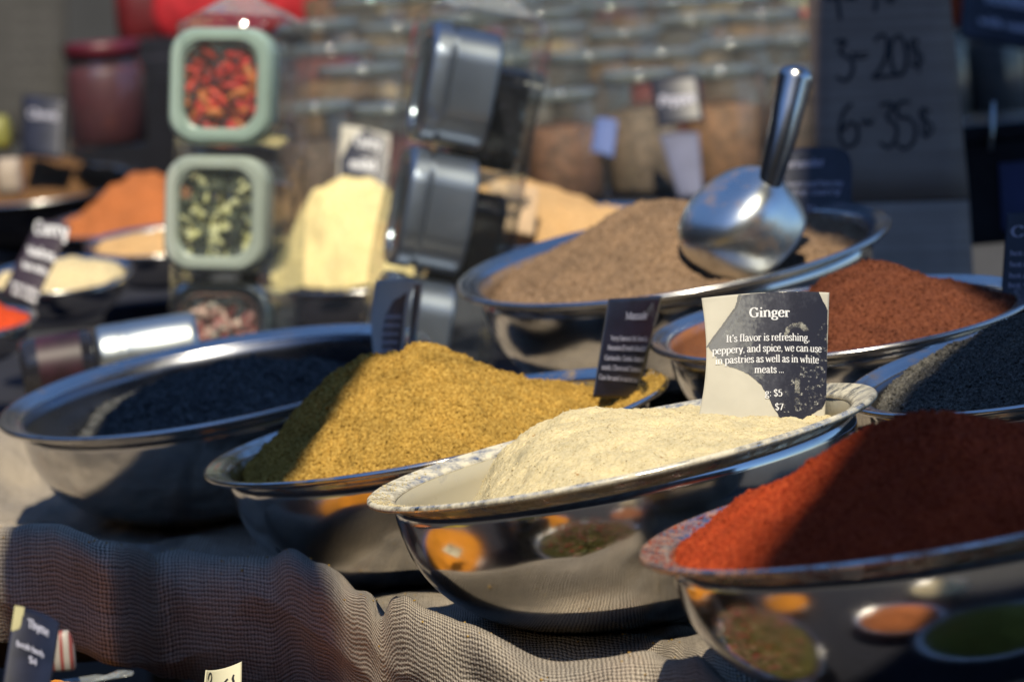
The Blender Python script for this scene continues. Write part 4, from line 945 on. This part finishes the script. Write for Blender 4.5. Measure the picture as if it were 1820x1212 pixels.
def small_card(corners, label, mat, lines=(), lmat=None, film=None, bend=.003):
    c = Card(corners, bend=bend); rt = c.root('spice_card', label, 'card', 'blurred cards at the back')
    c.sheet('card_sheet', mat, rt, 12)
    if film: c.film('printed_film', INK, rt, film, m=50)
    if lines:
        sh = []
        for s_, p0, p1, xh in lines: sh += text_shapes(s_, p0, p1, xh, 1.5)
        c.ink('lettering', lmat or TEXT, rt, sh)
    return rt
PURPLE = mat_plain('purple_black_print', (.035, .022, .035), .6, var=.4)
small_card([(66, 392, 4.08), (127, 402, 4.05), (62, 540, 4.0), (2, 522, 4.03)], 'tilted purple grey card with pale lettering stuck before the cream bowl', PURPLE,
           [('Curry', (62, 418), (122, 424), 17), ('Madras', (50, 455), (98, 462), 11), ('hot mix', (42, 478), (86, 486), 9), ('from India', (22, 508), (70, 520), 6), ('for rice', (24, 522), (66, 532), 6)])
small_card([(606, 222, 4.57), (694, 240, 4.55), (690, 345, 4.51), (598, 330, 4.53)], 'pale card with dark round print standing in the bright yellow curry', PAPER,
           [('Curry', (632, 262), (676, 268), 13), ('mild', (622, 302), (668, 308), 13)], None, [(625,250),(650,232),(688,246),(688,330),(640,330),(604,322),(606,285)])
small_card([(872, 322, 4.20), (958, 335, 4.18), (948, 420, 4.16), (866, 408, 4.18)], 'cream card with dark smudged print leaning on the peach coloured powder', mat_plain('peach_card', (.60, .42, .26), .8),
           [('Orange', (880, 362), (945, 368), 14), ('peel', (884, 384), (925, 390), 10)], MARKER)
small_card([(40, 170, 5.5), (116, 176, 5.48), (110, 285, 5.45), (38, 278, 5.47)], 'dark navy card upright over the brown spice at the far left', INK, [('Cloves', (52, 210), (105, 214), 10)], DIMTEXT)

# ------------------------------------------------------------------ jars and packed bags on the back shelf
ZJ = P(1130, 352, 4.80)[2]
fills = [mat_plain('fill_' + n, c, .7, var=.5, scale=60) for n, c in (('brown', (.16, .09, .05)), ('rust', (.28, .10, .04)), ('tan', (.30, .21, .12)), ('dark', (.05, .04, .04)), ('olive', (.13, .12, .05)), ('orange', (.42, .17, .04)), ('wine', (.14, .02, .025)))]
JR, JH = .052, .158
def make_jar(label, fill, group, M):
    root = empty('plastic_jar', M, label, 'jar', group)
    V, Fq, _ = lathe([(0, 0), (JR*.92, 0), (JR*.98, .004), (JR, .012), (JR, JH-.03), (JR*.93, JH-.016), (JR*.93, JH-.004)], 36); obj('jar_wall', V, Fq, CLEAR, root)
    V, Fq, _ = lathe([(0, .003), (JR*.9, .003), (JR*.95, .012), (JR*.95, JH*.66), (JR*.5, JH*.72), (0, JH*.74)], 30); obj('filling', V, Fq, fill, root)
    V, Fq, _ = lathe([(JR*.9, JH-.016), (JR*1.02, JH-.016), (JR*1.03, JH-.004), (JR*1.02, JH-.001), (JR*.99, JH+.001), (JR*.95, JH+.0015), (JR*.90, JH+.0005), (JR*.87, JH-.002), (JR*.3, JH-.002), (JR*.2, JH+.001), (0, JH+.003)], 36); obj('lid', V, Fq, LIDPLAST, root)
    return root
dr = nrm(np.array([math.cos(R_(34)), math.sin(R_(34)), 0])); dn = np.array([-dr[1], dr[0], 0])
JARS = {}
def jar_at(pos, fi, label, group, wide=1.0):
    M = upright(pos, yaw=rng.uniform(0, 6)) @ Matrix.Diagonal((wide, wide, rng.uniform(.92, 1.06), 1))
    if fi in JARS: return copy_tree(JARS[fi], M, label, group)
    JARS[fi] = make_jar(label, fills[fi], group, M); return JARS[fi]
ffill = {7: ('rust_muted', (.15, .07, .04)), 8: ('tan_muted', (.15, .105, .075)), 9: ('umber_muted', (.085, .055, .042)), 10: ('orange_muted', (.20, .10, .05)), 11: ('wine_muted', (.13, .02, .028))}  # muted fill tones, first used in the front row
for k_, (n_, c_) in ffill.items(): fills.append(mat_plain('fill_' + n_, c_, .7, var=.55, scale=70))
front = [(570, 'clear jar of dark brown bits behind the bright yellow curry', 9), (702, 'clear jar of wine red bits behind the pale card in the yellow curry', 11), (866, 'clear jar of umber bits half hidden by the leaning steel stack', 9), (1008, 'clear jar of rust brown bits right of the leaning steel stack', 7),
         (1150, 'clear jar of tan bits behind the blue paper patch', 8), (1292, 'clear jar of orange and tan bits left of the scoop handle', 10), (1434, 'clear jar of umber bits between the scoop handle and the cardboard sign', 9)]
for px, lab, fi in front:
    p = P(px, 350, 4.80 + (px - 985) * .00030); p[2] = ZJ; jar_at(p, fi, lab, 'jars in the front row of the back shelf')
p00 = P(900, 350, 4.92)
tiers = []
for k in range(8):
    z = ZJ + .030 * (k + 1); o = p00 + dn * (.150 * (k + 1)); tiers.append((o, z))
    for j in range(-5, 13):
        p = o + dr * (.128 * j + .05 * (k % 2) + rng.uniform(-.006, .006)) + dn * rng.uniform(-.006, .006); p[2] = z
        q = p - CAM_LOC; dd = q @ F_; px = 910 + q @ RT / dd * FPX; py = 606 - (q @ UP + JH) / dd * FPX
        if px < 545 or px > 1960 or py < -90 or (1440 < px < 1690 and k > 0): continue
        jar_at(p, [0, 3, 9, 2, 3, 8, 6, 0, 9][(j * 5 + k * 3) % 9], 'blurred clear plastic jar with flat grey lid in the rows behind the bowls', 'rows of jars at the back', 1.16)
# slanting black card and blue patch before the front row
small_card([(1155, 142, 4.70), (1240, 132, 4.69), (1252, 215, 4.66), (1170, 228, 4.67)], 'slanting black card clipped before the jars left of the scoop', INK, [('Pepper', (1172, 190), (1240, 184), 12)], DIMTEXT)
small_card([(1172, 240, 4.68), (1242, 236, 4.67), (1250, 352, 4.62), (1206, 352, 4.63)], 'grey blue folded paper under the slanting black card before the jars', mat_plain('blue_grey_paper', (.13, .14, .22), .7))
small_card([(1060, 210, 4.70), (1098, 214, 4.69), (1090, 282, 4.67), (1050, 270, 4.68)], 'small blue paper patch before the dark brown jar', mat_plain('blue_paper', (.10, .15, .36), .7))
# right of the sign
small_card([(1712, -40, 5.0), (1900, -15, 4.98), (1890, 105, 4.95), (1704, 68, 4.97)], 'dark navy card with pale lettering in the upper right corner', INK, [('Rooibos tea', (1752, 5), (1880, 24), 15), ('with vanilla', (1740, 42), (1850, 58), 9)], DIMTEXT)
rb = empty('dark_crate', upright(P(1790, 425, 4.1), yaw=.15), 'black crate with blue label behind the chili mound at the right edge', 'crate')
bev(obj('crate_body', *join([box(-.075, .2, -.05, .2, 0, .115), box(-.079, .204, -.054, .204, .115, .135)]), GLASSDARK, rb, smooth=False), .004)
obj('crate_label', *box(-.02, .06, -.053, -.0505, .015, .09), mat_plain('blue_label', (.035, .05, .16), .6), rb, smooth=False)
pk = obj('metal_skewer', *tube([P(1761, 268, 4.02), P(1764, 222, 4.03), P(1766, 182, 4.04)], .0022, 10), mat_steel('skewer_steel', col=(.5, .55, .56), rough=.3)); tag(pk, 'thin bright metal skewer standing over the black crate', 'skewer')
def soft_pack(px, py, D, w, h, d, mat, label, cat='packet', name='spice_packet', yaw=0.0):
    o = rbox_outline(w, d, min(w, d) * .35, 6); secs = []
    for t, s in ((0, .8), (.06, .97), (.3, 1.05), (.6, 1.0), (.85, .8), (.95, .6), (1, .45)):
        ww = 1 + .06 * fbm(o[:, 0] * 30, o[:, 1] * 30, t * 5 + px, 2)
        secs.append(np.stack([o[:, 0] * (s * .4 + .6) * ww, o[:, 1] * s * ww, np.full(len(o), t * h)], 1))
    b = obj(name, *loft(secs), mat); b.matrix_world = upright(P(px, py, D), yaw=yaw); tag(b, label, cat); return b
redp = lambda n, c: mat_plain(n, c, .45, var=.3, scale=30)
soft_pack(1708, 48, 5.05, .045, .12, .05, redp('red_orange_pack', (.75, .12, .03)), 'red orange packet peeking out right of the cardboard sign')
soft_pack(1415, 68, 5.9, .065, .045, .05, redp('coral_pack', (.62, .10, .06)), 'coral red packet lying on the jar lids left of the sign')
soft_pack(1082, 30, 6.2, .05, .035, .05, redp('crimson_pack', (.45, .03, .05)), 'small crimson packet on the jar lids at the top middle')
soft_pack(440, 62, 6.0, .30, .16, .08, redp('red_cloth', (.55, .03, .04)), 'bright red bundle at the top behind the green lidded canisters', 'bundle', 'red_bundle')
soft_pack(285, 85, 6.2, .14, .14, .10, redp('dark_red_box', (.12, .012, .015)), 'dark red bundle at the top left behind the stack', 'bundle', 'red_bundle')
soft_pack(1300, 38, 6.3, .34, .12, .10, mat_plain('cream_sack', (.72, .66, .45), .8), 'bright cream sack at the top edge left of the cardboard sign', 'sack', 'cream_sack')
soft_pack(1270, 66, 6.15, .34, .03, .10, mat_plain('dark_tray', (.02, .025, .022), .5), 'long dark green tray below the bright cream sack', 'tray', 'dark_tray')
soft_pack(-8, 268, 5.2, .05, .05, .05, mat_plain('lime_pack', (.24, .23, .05), .5), 'yellow green packet cut off by the left edge')
soft_pack(20, 345, 5.0, .035, .05, .04, mat_plain('pale_pack', (.45, .36, .28), .6), 'small pale packet under the yellow green one at the left')
# dark red glass jar and grey board at the upper left
dj = empty('glass_jar', upright(P(196, 262, 5.5)), 'dark jar of wine red spice at the upper left', 'jar')
V, Fq, _ = lathe([(0, 0), (.055, 0), (.062, .01), (.062, .11), (.052, .13), (.05, .14)], 48); obj('jar_wall', V, Fq, CLEAR, dj)
V, Fq, _ = lathe([(0, .004), (.053, .004), (.058, .012), (.058, .112), (.05, .126), (0, .127)], 40); obj('filling', V, Fq, MP('wine_spice', (.075, .012, .02)), dj)
V, Fq, _ = lathe([(.05, .134), (.056, .135), (.057, .158), (.05, .162), (0, .162)], 40); obj('lid', V, Fq, redp('wine_lid', (.10, .01, .02)), dj)
gb = Card([(-30, -60, 6.0), (122, -60, 6.0), (118, 250, 5.9), (-30, 255, 5.9)], thick=.004)
rt = gb.root('grey_board', 'grey cardboard notice at the upper left with faint writing', 'sign'); gb.sheet('panel', mat_plain('grey_card', (.045, .043, .040), .9, var=.12), rt, 6)
wl = []
for y in (30, 55, 80, 105, 130, 155): wl.append(pen([(18 + (x % 3), y + 5 * math.sin(x * 1.3 + y)) if False else (18 + x * 6, y + 4 * math.sin(x * 1.9 + y)) for x in range(14)], 1.0))
gb.ink('handwriting', mat_plain('faded_marker', (.10, .095, .09), .8, bump=0), rt, wl, lift=.0008)

# ------------------------------------------------------------------ stall furniture
def table(name, label, x0, x1, y0, y1, z, mat, t=.03, yaw=0.0, legs=True, z0=0.0, cat='table'):
    root = empty(name, Matrix.Translation(((x0+x1)/2, (y0+y1)/2, z0)) @ Matrix.Rotation(yaw, 4, 'Z'), label, cat)
    hx, hy, h = (x1-x0)/2, (y1-y0)/2, z - z0
    bev(obj('tabletop', *box(-hx, hx, -hy, hy, h - t, h), mat, root, smooth=False), .004)
    if legs:
        for sx in (-1, 1):
            for sy in (-1, 1):
                cx, cy = sx*(hx-.05), sy*(hy-.05); obj('leg', *box(cx-.022, cx+.022, cy-.022, cy+.022, 0, h - t), WOOD, root, smooth=False)
    return root
zf = min(b['base'][2] for b in BOWLS) - .015
table('market_table', 'dark wooden market table under the burlap cloth', -1.1, 1.3, 2.86, 3.58, zf, WOOD)
table('market_table', 'narrow wooden table carrying the front bowls under the burlap cloth', .13, 1.3, 2.10, 2.84, zf - .004, WOOD)
zb = P(383, 708, 3.92)[2] - .012
table('display_table', 'dark cloth covered table holding the canister stacks and blurred bowls', -1.2, 1.4, 3.62, 4.66, zb, DARKCLOTH)
table('jar_table', 'dark table under the rows of plastic jars', -.30, 2.0, 4.68, 6.9, ZJ - .002, DARKCLOTH)
table('side_table', 'low dark table under the blurred bowls at the far left', -1.6, -.44, 4.70, 6.9, P(70, 330, 5.6)[2] - .115, DARKCLOTH)
for k, (o, z) in enumerate(tiers[:]):
    pass
def riser():
    """stepped riser under the jar rows, one solid"""
    parts = []
    for k, (o, z) in enumerate(tiers):
        st = max(0.0, 0.0); a = o - dn * .0745
        while True:
            v_ = a - dr * st - CAM_LOC
            if 910 + v_ @ RT / (v_ @ F_) * FPX < 548 or st > 1: break
            st += .01
        a = a - dr * st
        q = [a, a + dr * (1.6 + st), a + dr * (1.6 + st) + dn * .149, a + dn * .149]
        V = [(p[0], p[1], ZJ + .0005) for p in q] + [(p[0], p[1], z - .0005) for p in q]
        parts.append((np.array(V), [(0,3,2,1), (4,5,6,7), (0,1,5,4), (1,2,6,5), (2,3,7,6), (3,0,4,7)]))
    o = obj('stepped_riser', *join(parts), DARKCLOTH, smooth=False); tag(o, 'dark stepped riser under the rows of jars', 'riser'); return o
riser()

# lower ledge before the burlap: herb bag, dark card, price tag
ZL = .600
table('front_ledge', 'low dark ledge before the burlap covered table', -1.1, 1.3, 1.20, 2.84, ZL, DARKCLOTH, legs=True)
cl = Card([(26, 1076, 2.15), (107, 1106, 2.16), (84, 1260, 2.12), (2, 1232, 2.11)], bend=.003)
rt = cl.root('spice_card', 'dark card leaning over the bagged herb in the lower left corner', 'card', GC); cl.sheet('card_sheet', INK, rt, 16)
z6 = lambda x, y: (x / 3.957, 1000 + y / 3.957)
cl.ink('lettering', DIMTEXT, rt, text_shapes('Thyme', z6(180, 470), z6(330, 540), 11, 1.3) + text_shapes('fresh herb', z6(105, 600), z6(290, 690), 7, 1.4) + text_shapes('$4', z6(185, 720), z6(240, 750), 8, 1.3))
cl.film('worn_edge', mat_plain('worn_card_yellow', (.42, .38, .2), .8), rt, [(26,1076),(41,1082),(33,1120),(16,1122)], m=60)
pt = Card([(366, 1190, 2.47), (430, 1176, 2.50), (429, 1262, 2.47), (358, 1268, 2.44)], bend=-.004)
rt = pt.root('price_tag', 'small cream handwritten price tag at the bottom edge', 'tag')
pt.sheet('tag_sheet', mat_plain('cream_tag', (.66, .62, .44), .8, var=.06), rt, 24, lambda U, V: (U, V + .10 * np.clip(U - .6, 0, 1) ** 2 * V))
z7 = lambda x, y: (340 + x / 13, 1140 + y / 13)
pw = []
for pts in ([(385,930),(430,940),(495,850),(510,740),(480,690),(430,740),(400,850)], [(640,1000),(680,900),(700,890),(670,1010)], [(740,940),(790,880),(880,785)], [(790,880),(760,960),(740,1030)], [(1000,710),(965,800),(990,840),(960,920)], [(985,760),(955,1000)], [(385,930),(470,935),(520,1040)]):
    pw.append(pen([z7(*q) for q in pts], 1.15))
pt.ink('handwriting', MARKER, rt, pw)
sk = obj('wooden_skewer', *tube([pt.S(.5, .1, -.003), pt.S(.5, .0, -.003) + np.array([0, 0, -.06]), np.array([*pt.S(.5, 0, -.003)[:2], ZL])], .0015, 8), mat_plain('skewer_wood', (.4, .3, .18), .7)); tag(sk, 'thin wooden skewer holding the cream price tag', 'skewer')
sk = obj('wooden_skewer', *tube([cl.S(.5, .2, -.003), cl.S(.5, .0, -.003), np.array([*cl.S(.5, 0, -.003)[:2], ZL])], .0015, 8), mat_plain('skewer_wood_dark', (.2, .14, .08), .7)); tag(sk, 'thin wooden skewer under the dark card in the lower left corner', 'skewer')
# the herb bowl with its clear bag
def bowl_at(x, y, z, R, label, heap_label, mat, prof, tilt=(0, 0), seg=96, grains=0, inner=None, extra=None, group='bowls on the low front ledge'):
    n = nrm(np.array([tilt[0], tilt[1], 1.0])); e1 = nrm(np.array([1.0, 0, 0]) - n[0] * n); e2 = np.cross(n, e1); d = .52 * R
    base = np.array([x, y, z]); c = base + n * d
    root = empty('steel_bowl', frame(base, e1, e2, n), label, 'bowl', group)
    body, ni, rp = bowl_profile(R, d); V, Fq, J = lathe(body, seg); obj('body', V, Fq[:, ::-1], [STEEL, inner or STEEL_IN], root, slots=(J < ni - 1).astype(np.int32))
    V, Fq, J = lathe(rp, seg, close=True); obj('rim', V, Fq[:, ::-1], STEEL_RIM, root)
    B = dict(D0=x + y, c=c, e1=e1, e2=e2, n=n, R=R, d=d, base=base, root=root, prof=np.array(body[:ni]))
    if heap_label: heap(B, heap_label, mat, prof, n=150, amp=.03, fine=.008, fall=1.6, group='heaps in the front ledge bowls', grains=grains, gsize=.0025)
    return B
# just beyond the bottom of the frame; the polished bowls mirror these
cr2 = empty('low_crate', Matrix.Translation((-.30, 2.13, ZL)), 'small black crate under the green herb in the lower left corner', 'crate')
bev(obj('crate_body', *box(-.10, .08, -.085, .085, .0, .160), GLASSDARK, cr2, smooth=False), .004)
bowl_at(-.265, 2.13, ZL + .161, .075, 'steel bowl of green herb in the lower left corner', 'dark olive herb heaped in the lower left corner', OLIVE, dome(.22), grains=1500)
STRIPE = mat_plain('striped_pack', (.6, .55, .5), .5)
_nt = STRIPE.node_tree; _tc = N(_nt, 'TexCoord'); _w = _nt.nodes.new('ShaderNodeTexWave'); _w.inputs['Scale'].default_value = 55.0; _nt.links.new(_tc.outputs['Object'], _w.inputs['Vector'])
_r = ramp(_nt, [(.62, (.40, .36, .32)), (.72, (.28, .07, .06))]); _nt.links.new(_w.outputs['Fac'], _r.inputs['Fac']); _nt.links.new(_r.outputs['Color'], _nt.nodes['Principled BSDF'].inputs['Base Color'])
soft_pack(106, 1190, 2.20, .020, .024, .013, STRIPE, 'small white packet with red stripes beside the dark card in the lower left corner')
fb = bag('clear_bag', 'crumpled clear bag behind the green herb in the lower left corner', upright((-.285, 2.185, ZL + .162), yaw=.4), .15, .03, .055, 0.0, .012, 2.2)
bowl_at(-.345, 2.50, ZL + .02, .185, 'steel bowl of orange turmeric standing before the mustard yellow masala', 'orange turmeric mounded in the bowl below the burlap edge', GOLD, dome(.28), seg=128)
BM = bowl_at(-.055, 2.085, ZL + .02, .168, 'steel bowl of mixed peppercorns and herb mirrored in the cream bowl', None, OLIVE, None)
MIX = [mat_plain('mix_' + n, c, .6, var=.3, scale=80) for n, c in (('green', (.10, .13, .04)), ('red', (.45, .03, .04)), ('dark', (.05, .05, .03)), ('pink', (.55, .22, .2)), ('olive', (.16, .16, .05)), ('tan', (.4, .3, .16)))]
def loose_mix(B, label):
    V, F, sl, o = [], [], [], 0
    for k in range(900):
        a = rng.uniform(0, 6.283); q = math.sqrt(rng.random()) * .86; h = .06 + .20 * (1 - q * q) + rng.uniform(-.05, .03)
        A = np.linalg.qr(rng.normal(size=(3, 3)))[0]; s_ = rng.uniform(.004, .008)
        v = np.array([[1,0,0],[-1,0,0],[0,.6,0],[0,-.6,0],[0,0,.45],[0,0,-.45]]) * s_ @ A.T + np.array([q*math.cos(a), q*math.sin(a), h]) * B['R']
        V.append(v); F += [tuple(i + o for i in t) for t in ((0,2,4),(2,1,4),(1,3,4),(3,0,4),(2,0,5),(1,2,5),(3,1,5),(0,3,5))]; sl += [int(rng.integers(0, 6))] * 8; o += 6
    ob = obj('spice_heap', np.concatenate(V), F, MIX, slots=sl); ob.matrix_world = frame(B['c'], B['e1'], B['e2'], B['n'])
    tag(ob, label, 'spice', 'heaps in the front ledge bowls')
heap(BM, 'olive herb under the coarse red and green mix', OLIVE, dome(.2), n=110)
loose_mix(BM, 'coarse mix of green herb and red pepper pieces on the front ledge')
bowl_at(-.66, 2.45, ZL + .03, .13, 'steel bowl of yellow mustard powder on the front ledge', 'yellow mustard powder on the front ledge', mat_powder('mustard_powder', (.30, .2, .02), (.46, .33, .03), (.55, .42, .06), scale=300, big=14), dome(.34))
bowl_at(.30, 1.80, ZL, .15, 'steel bowl of olive green powder on the front ledge at the right', 'olive green powder on the front ledge at the right', mat_powder('olive_powder', (.13, .12, .02), (.20, .19, .035), (.28, .26, .05), scale=300, big=14), dome(.3))
bowl_at(-.62, 2.80, ZL + .07, .12, 'steel bowl of orange masala left of the black tea, outside the frame', 'orange masala heap left of the black tea', ORANGE, dome(.34))

for x, y, Rr, mt, lab in ((.06, 1.70, .12, ORANGE, 'orange masala'), (-.36, 1.88, .125, GOLD, 'golden turmeric'), (.10, 1.38, .14, CREAM, 'cream powder')):
    bowl_at(x, y, ZL, Rr, 'steel bowl of %s on the low ledge nearest the viewer' % lab, 'heap of %s on the low ledge nearest the viewer' % lab, mt, dome(.3), seg=64)
# ------------------------------------------------------------------ ground, unseen shade canopy, street behind the viewer
gm = mat_plain('paving', (.045, .045, .048), .9, var=.3, scale=3)
g = obj('ground', *box(-60, 60, -60, 60, -.02, 0), gm, smooth=False); tag(g, kind='structure')
def shade_edge(q, h):
    """plan point on a canopy at height h whose shadow falls on world point q"""
    t = (h - q[2]) / SD[2]; return q + SD * t
def awning(name, label, plan, h, mat, poles):
    c = np.mean(np.array(plan), 0); root = empty(name, Matrix.Translation((c[0], c[1], 0)), label, 'awning')
    q = [(x - c[0], y - c[1]) for x, y in plan]; n = len(q)
    V = [(x, y, h) for x, y in q] + [(x, y, h + .006) for x, y in q]
    F = [tuple(range(n))[::-1], tuple(range(n, 2*n))] + [(k, (k+1) % n, n + (k+1) % n, n + k) for k in range(n)]
    obj('canopy_cloth', V, F, mat, root, smooth=False)
    for x, y in poles: obj('pole', *tube([(x - c[0], y - c[1], 0), (x - c[0], y - c[1], h - .001)], .02, 12), WOOD, root)
    return root
H1 = 4.6
pts = [(1330, 1180, 1.98), (1310, 1000, 2.0), (1470, 880, 2.12), (1560, 740, 2.2), (1560, 690, 2.6), (1800, 600, 2.85), (1560, 420, 3.25), (1400, 330, 3.4), (1425, 120, 3.7), (1440, 0, 4.3), (1440, -40, 6.0)]
edge = [shade_edge(P(*p), H1)[:2] for p in pts]  # unseen awning outline, shaped so its shade falls on the right half
edge = [shade_edge(np.array([.10, 1.30, .72]), H1)[:2], shade_edge(np.array([.13, 1.66, .74]), H1)[:2]] + edge
plan = [tuple(e) for e in edge] + [(4.2, edge[-1][1]), (4.2, edge[0][1] - .1)]
AWN = mat_plain('awning_cloth', (.05, .055, .075), .9, var=.1)
aw = awning('unseen_awning', 'unseen dark blue awning shaped to shade the right half of the stall', plan, H1, AWN, [(3.6, edge[-1][1] - .3), (3.6, edge[0][1] + .2)])
HF = 2.5  # unseen panel added to shade the burlap front and the masala's left
fp = [(280, 1190, 2.62), (-40, 1120, 2.68), (-10, 1000, 2.8), (40, 900, 2.85), (60, 740, 3.2), (300, 640, 3.42), (640, 560, 3.38), (775, 500, 3.3), (740, 620, 2.95), (640, 690, 2.88), (500, 820, 2.76), (560, 940, 2.72), (600, 1040, 2.60), (625, 1120, 2.54), (560, 1200, 2.54), (440, 1180, 2.56)]
fe = [shade_edge(P(*p), HF)[:2] for p in fp]; n = len(fe); ox, oy = aw.location[0], aw.location[1]
V = [(x - ox, y - oy, HF) for x, y in fe] + [(x - ox, y - oy, HF + .006) for x, y in fe]
obj('shade_panel', V, [tuple(range(n))[::-1], tuple(range(n, 2*n))] + [(k, (k+1) % n, n + (k+1) % n, n + k) for k in range(n)], AWN, aw, smooth=False)
fm = np.mean(fe, 0); obj('panel_cord', *tube([(fm[0] - ox, fm[1] - oy, HF + .005), (3.6 - ox, fm[1] - oy, H1 + .02)], .0012, 6), WOOD, aw)  # thin cord added to hang the unseen shade panel
def building(name, label, x0, x1, y0, y1, h, wallc, front=1):
    root = empty(name, Matrix.Translation(((x0+x1)/2, (y0+y1)/2, 0)), label, 'building'); hx, hy = (x1-x0)/2, (y1-y0)/2
    obj('wall', *box(-hx, hx, -hy, hy, 0, h), wallc, root, smooth=False)
    obj('roof', *box(-hx-.25, hx+.25, -hy-.25, hy+.25, h + .001, h + .3), WOOD, root, smooth=False)
    yy = hy * front
    for zz in np.arange(1.0, h - 1.2, 2.6):
        for xx in np.arange(-hx + 1.2, hx - .6, 2.4):
            w = obj('window', *box(xx-.55, xx+.55, min(yy, yy+.06*front), max(yy, yy+.06*front), zz, zz + 1.5), PAPER, root, smooth=False)
            obj('pane', *box(xx-.48, xx+.48, min(yy+.062*front, yy+.07*front), max(yy+.062*front, yy+.07*front), zz + .07, zz + 1.43), GLASSDARK, w, smooth=False)
BR = mat_plain('dark_brick', (.05, .036, .032), .9, var=.3, scale=4)
building('brick_building', 'dark brick building across the market street behind the viewer', -14, 14, -14, -9, 7.5, BR)
building('grey_building', 'grey building beyond the back of the stall', -16, 16, 16, 22, 7.0, mat_plain('grey_render', (.05, .05, .05), .9, var=.2, scale=3), front=-1)
building('side_building', 'dark building along the left of the market', -16, -9, -6, 14, 7.0, BR)
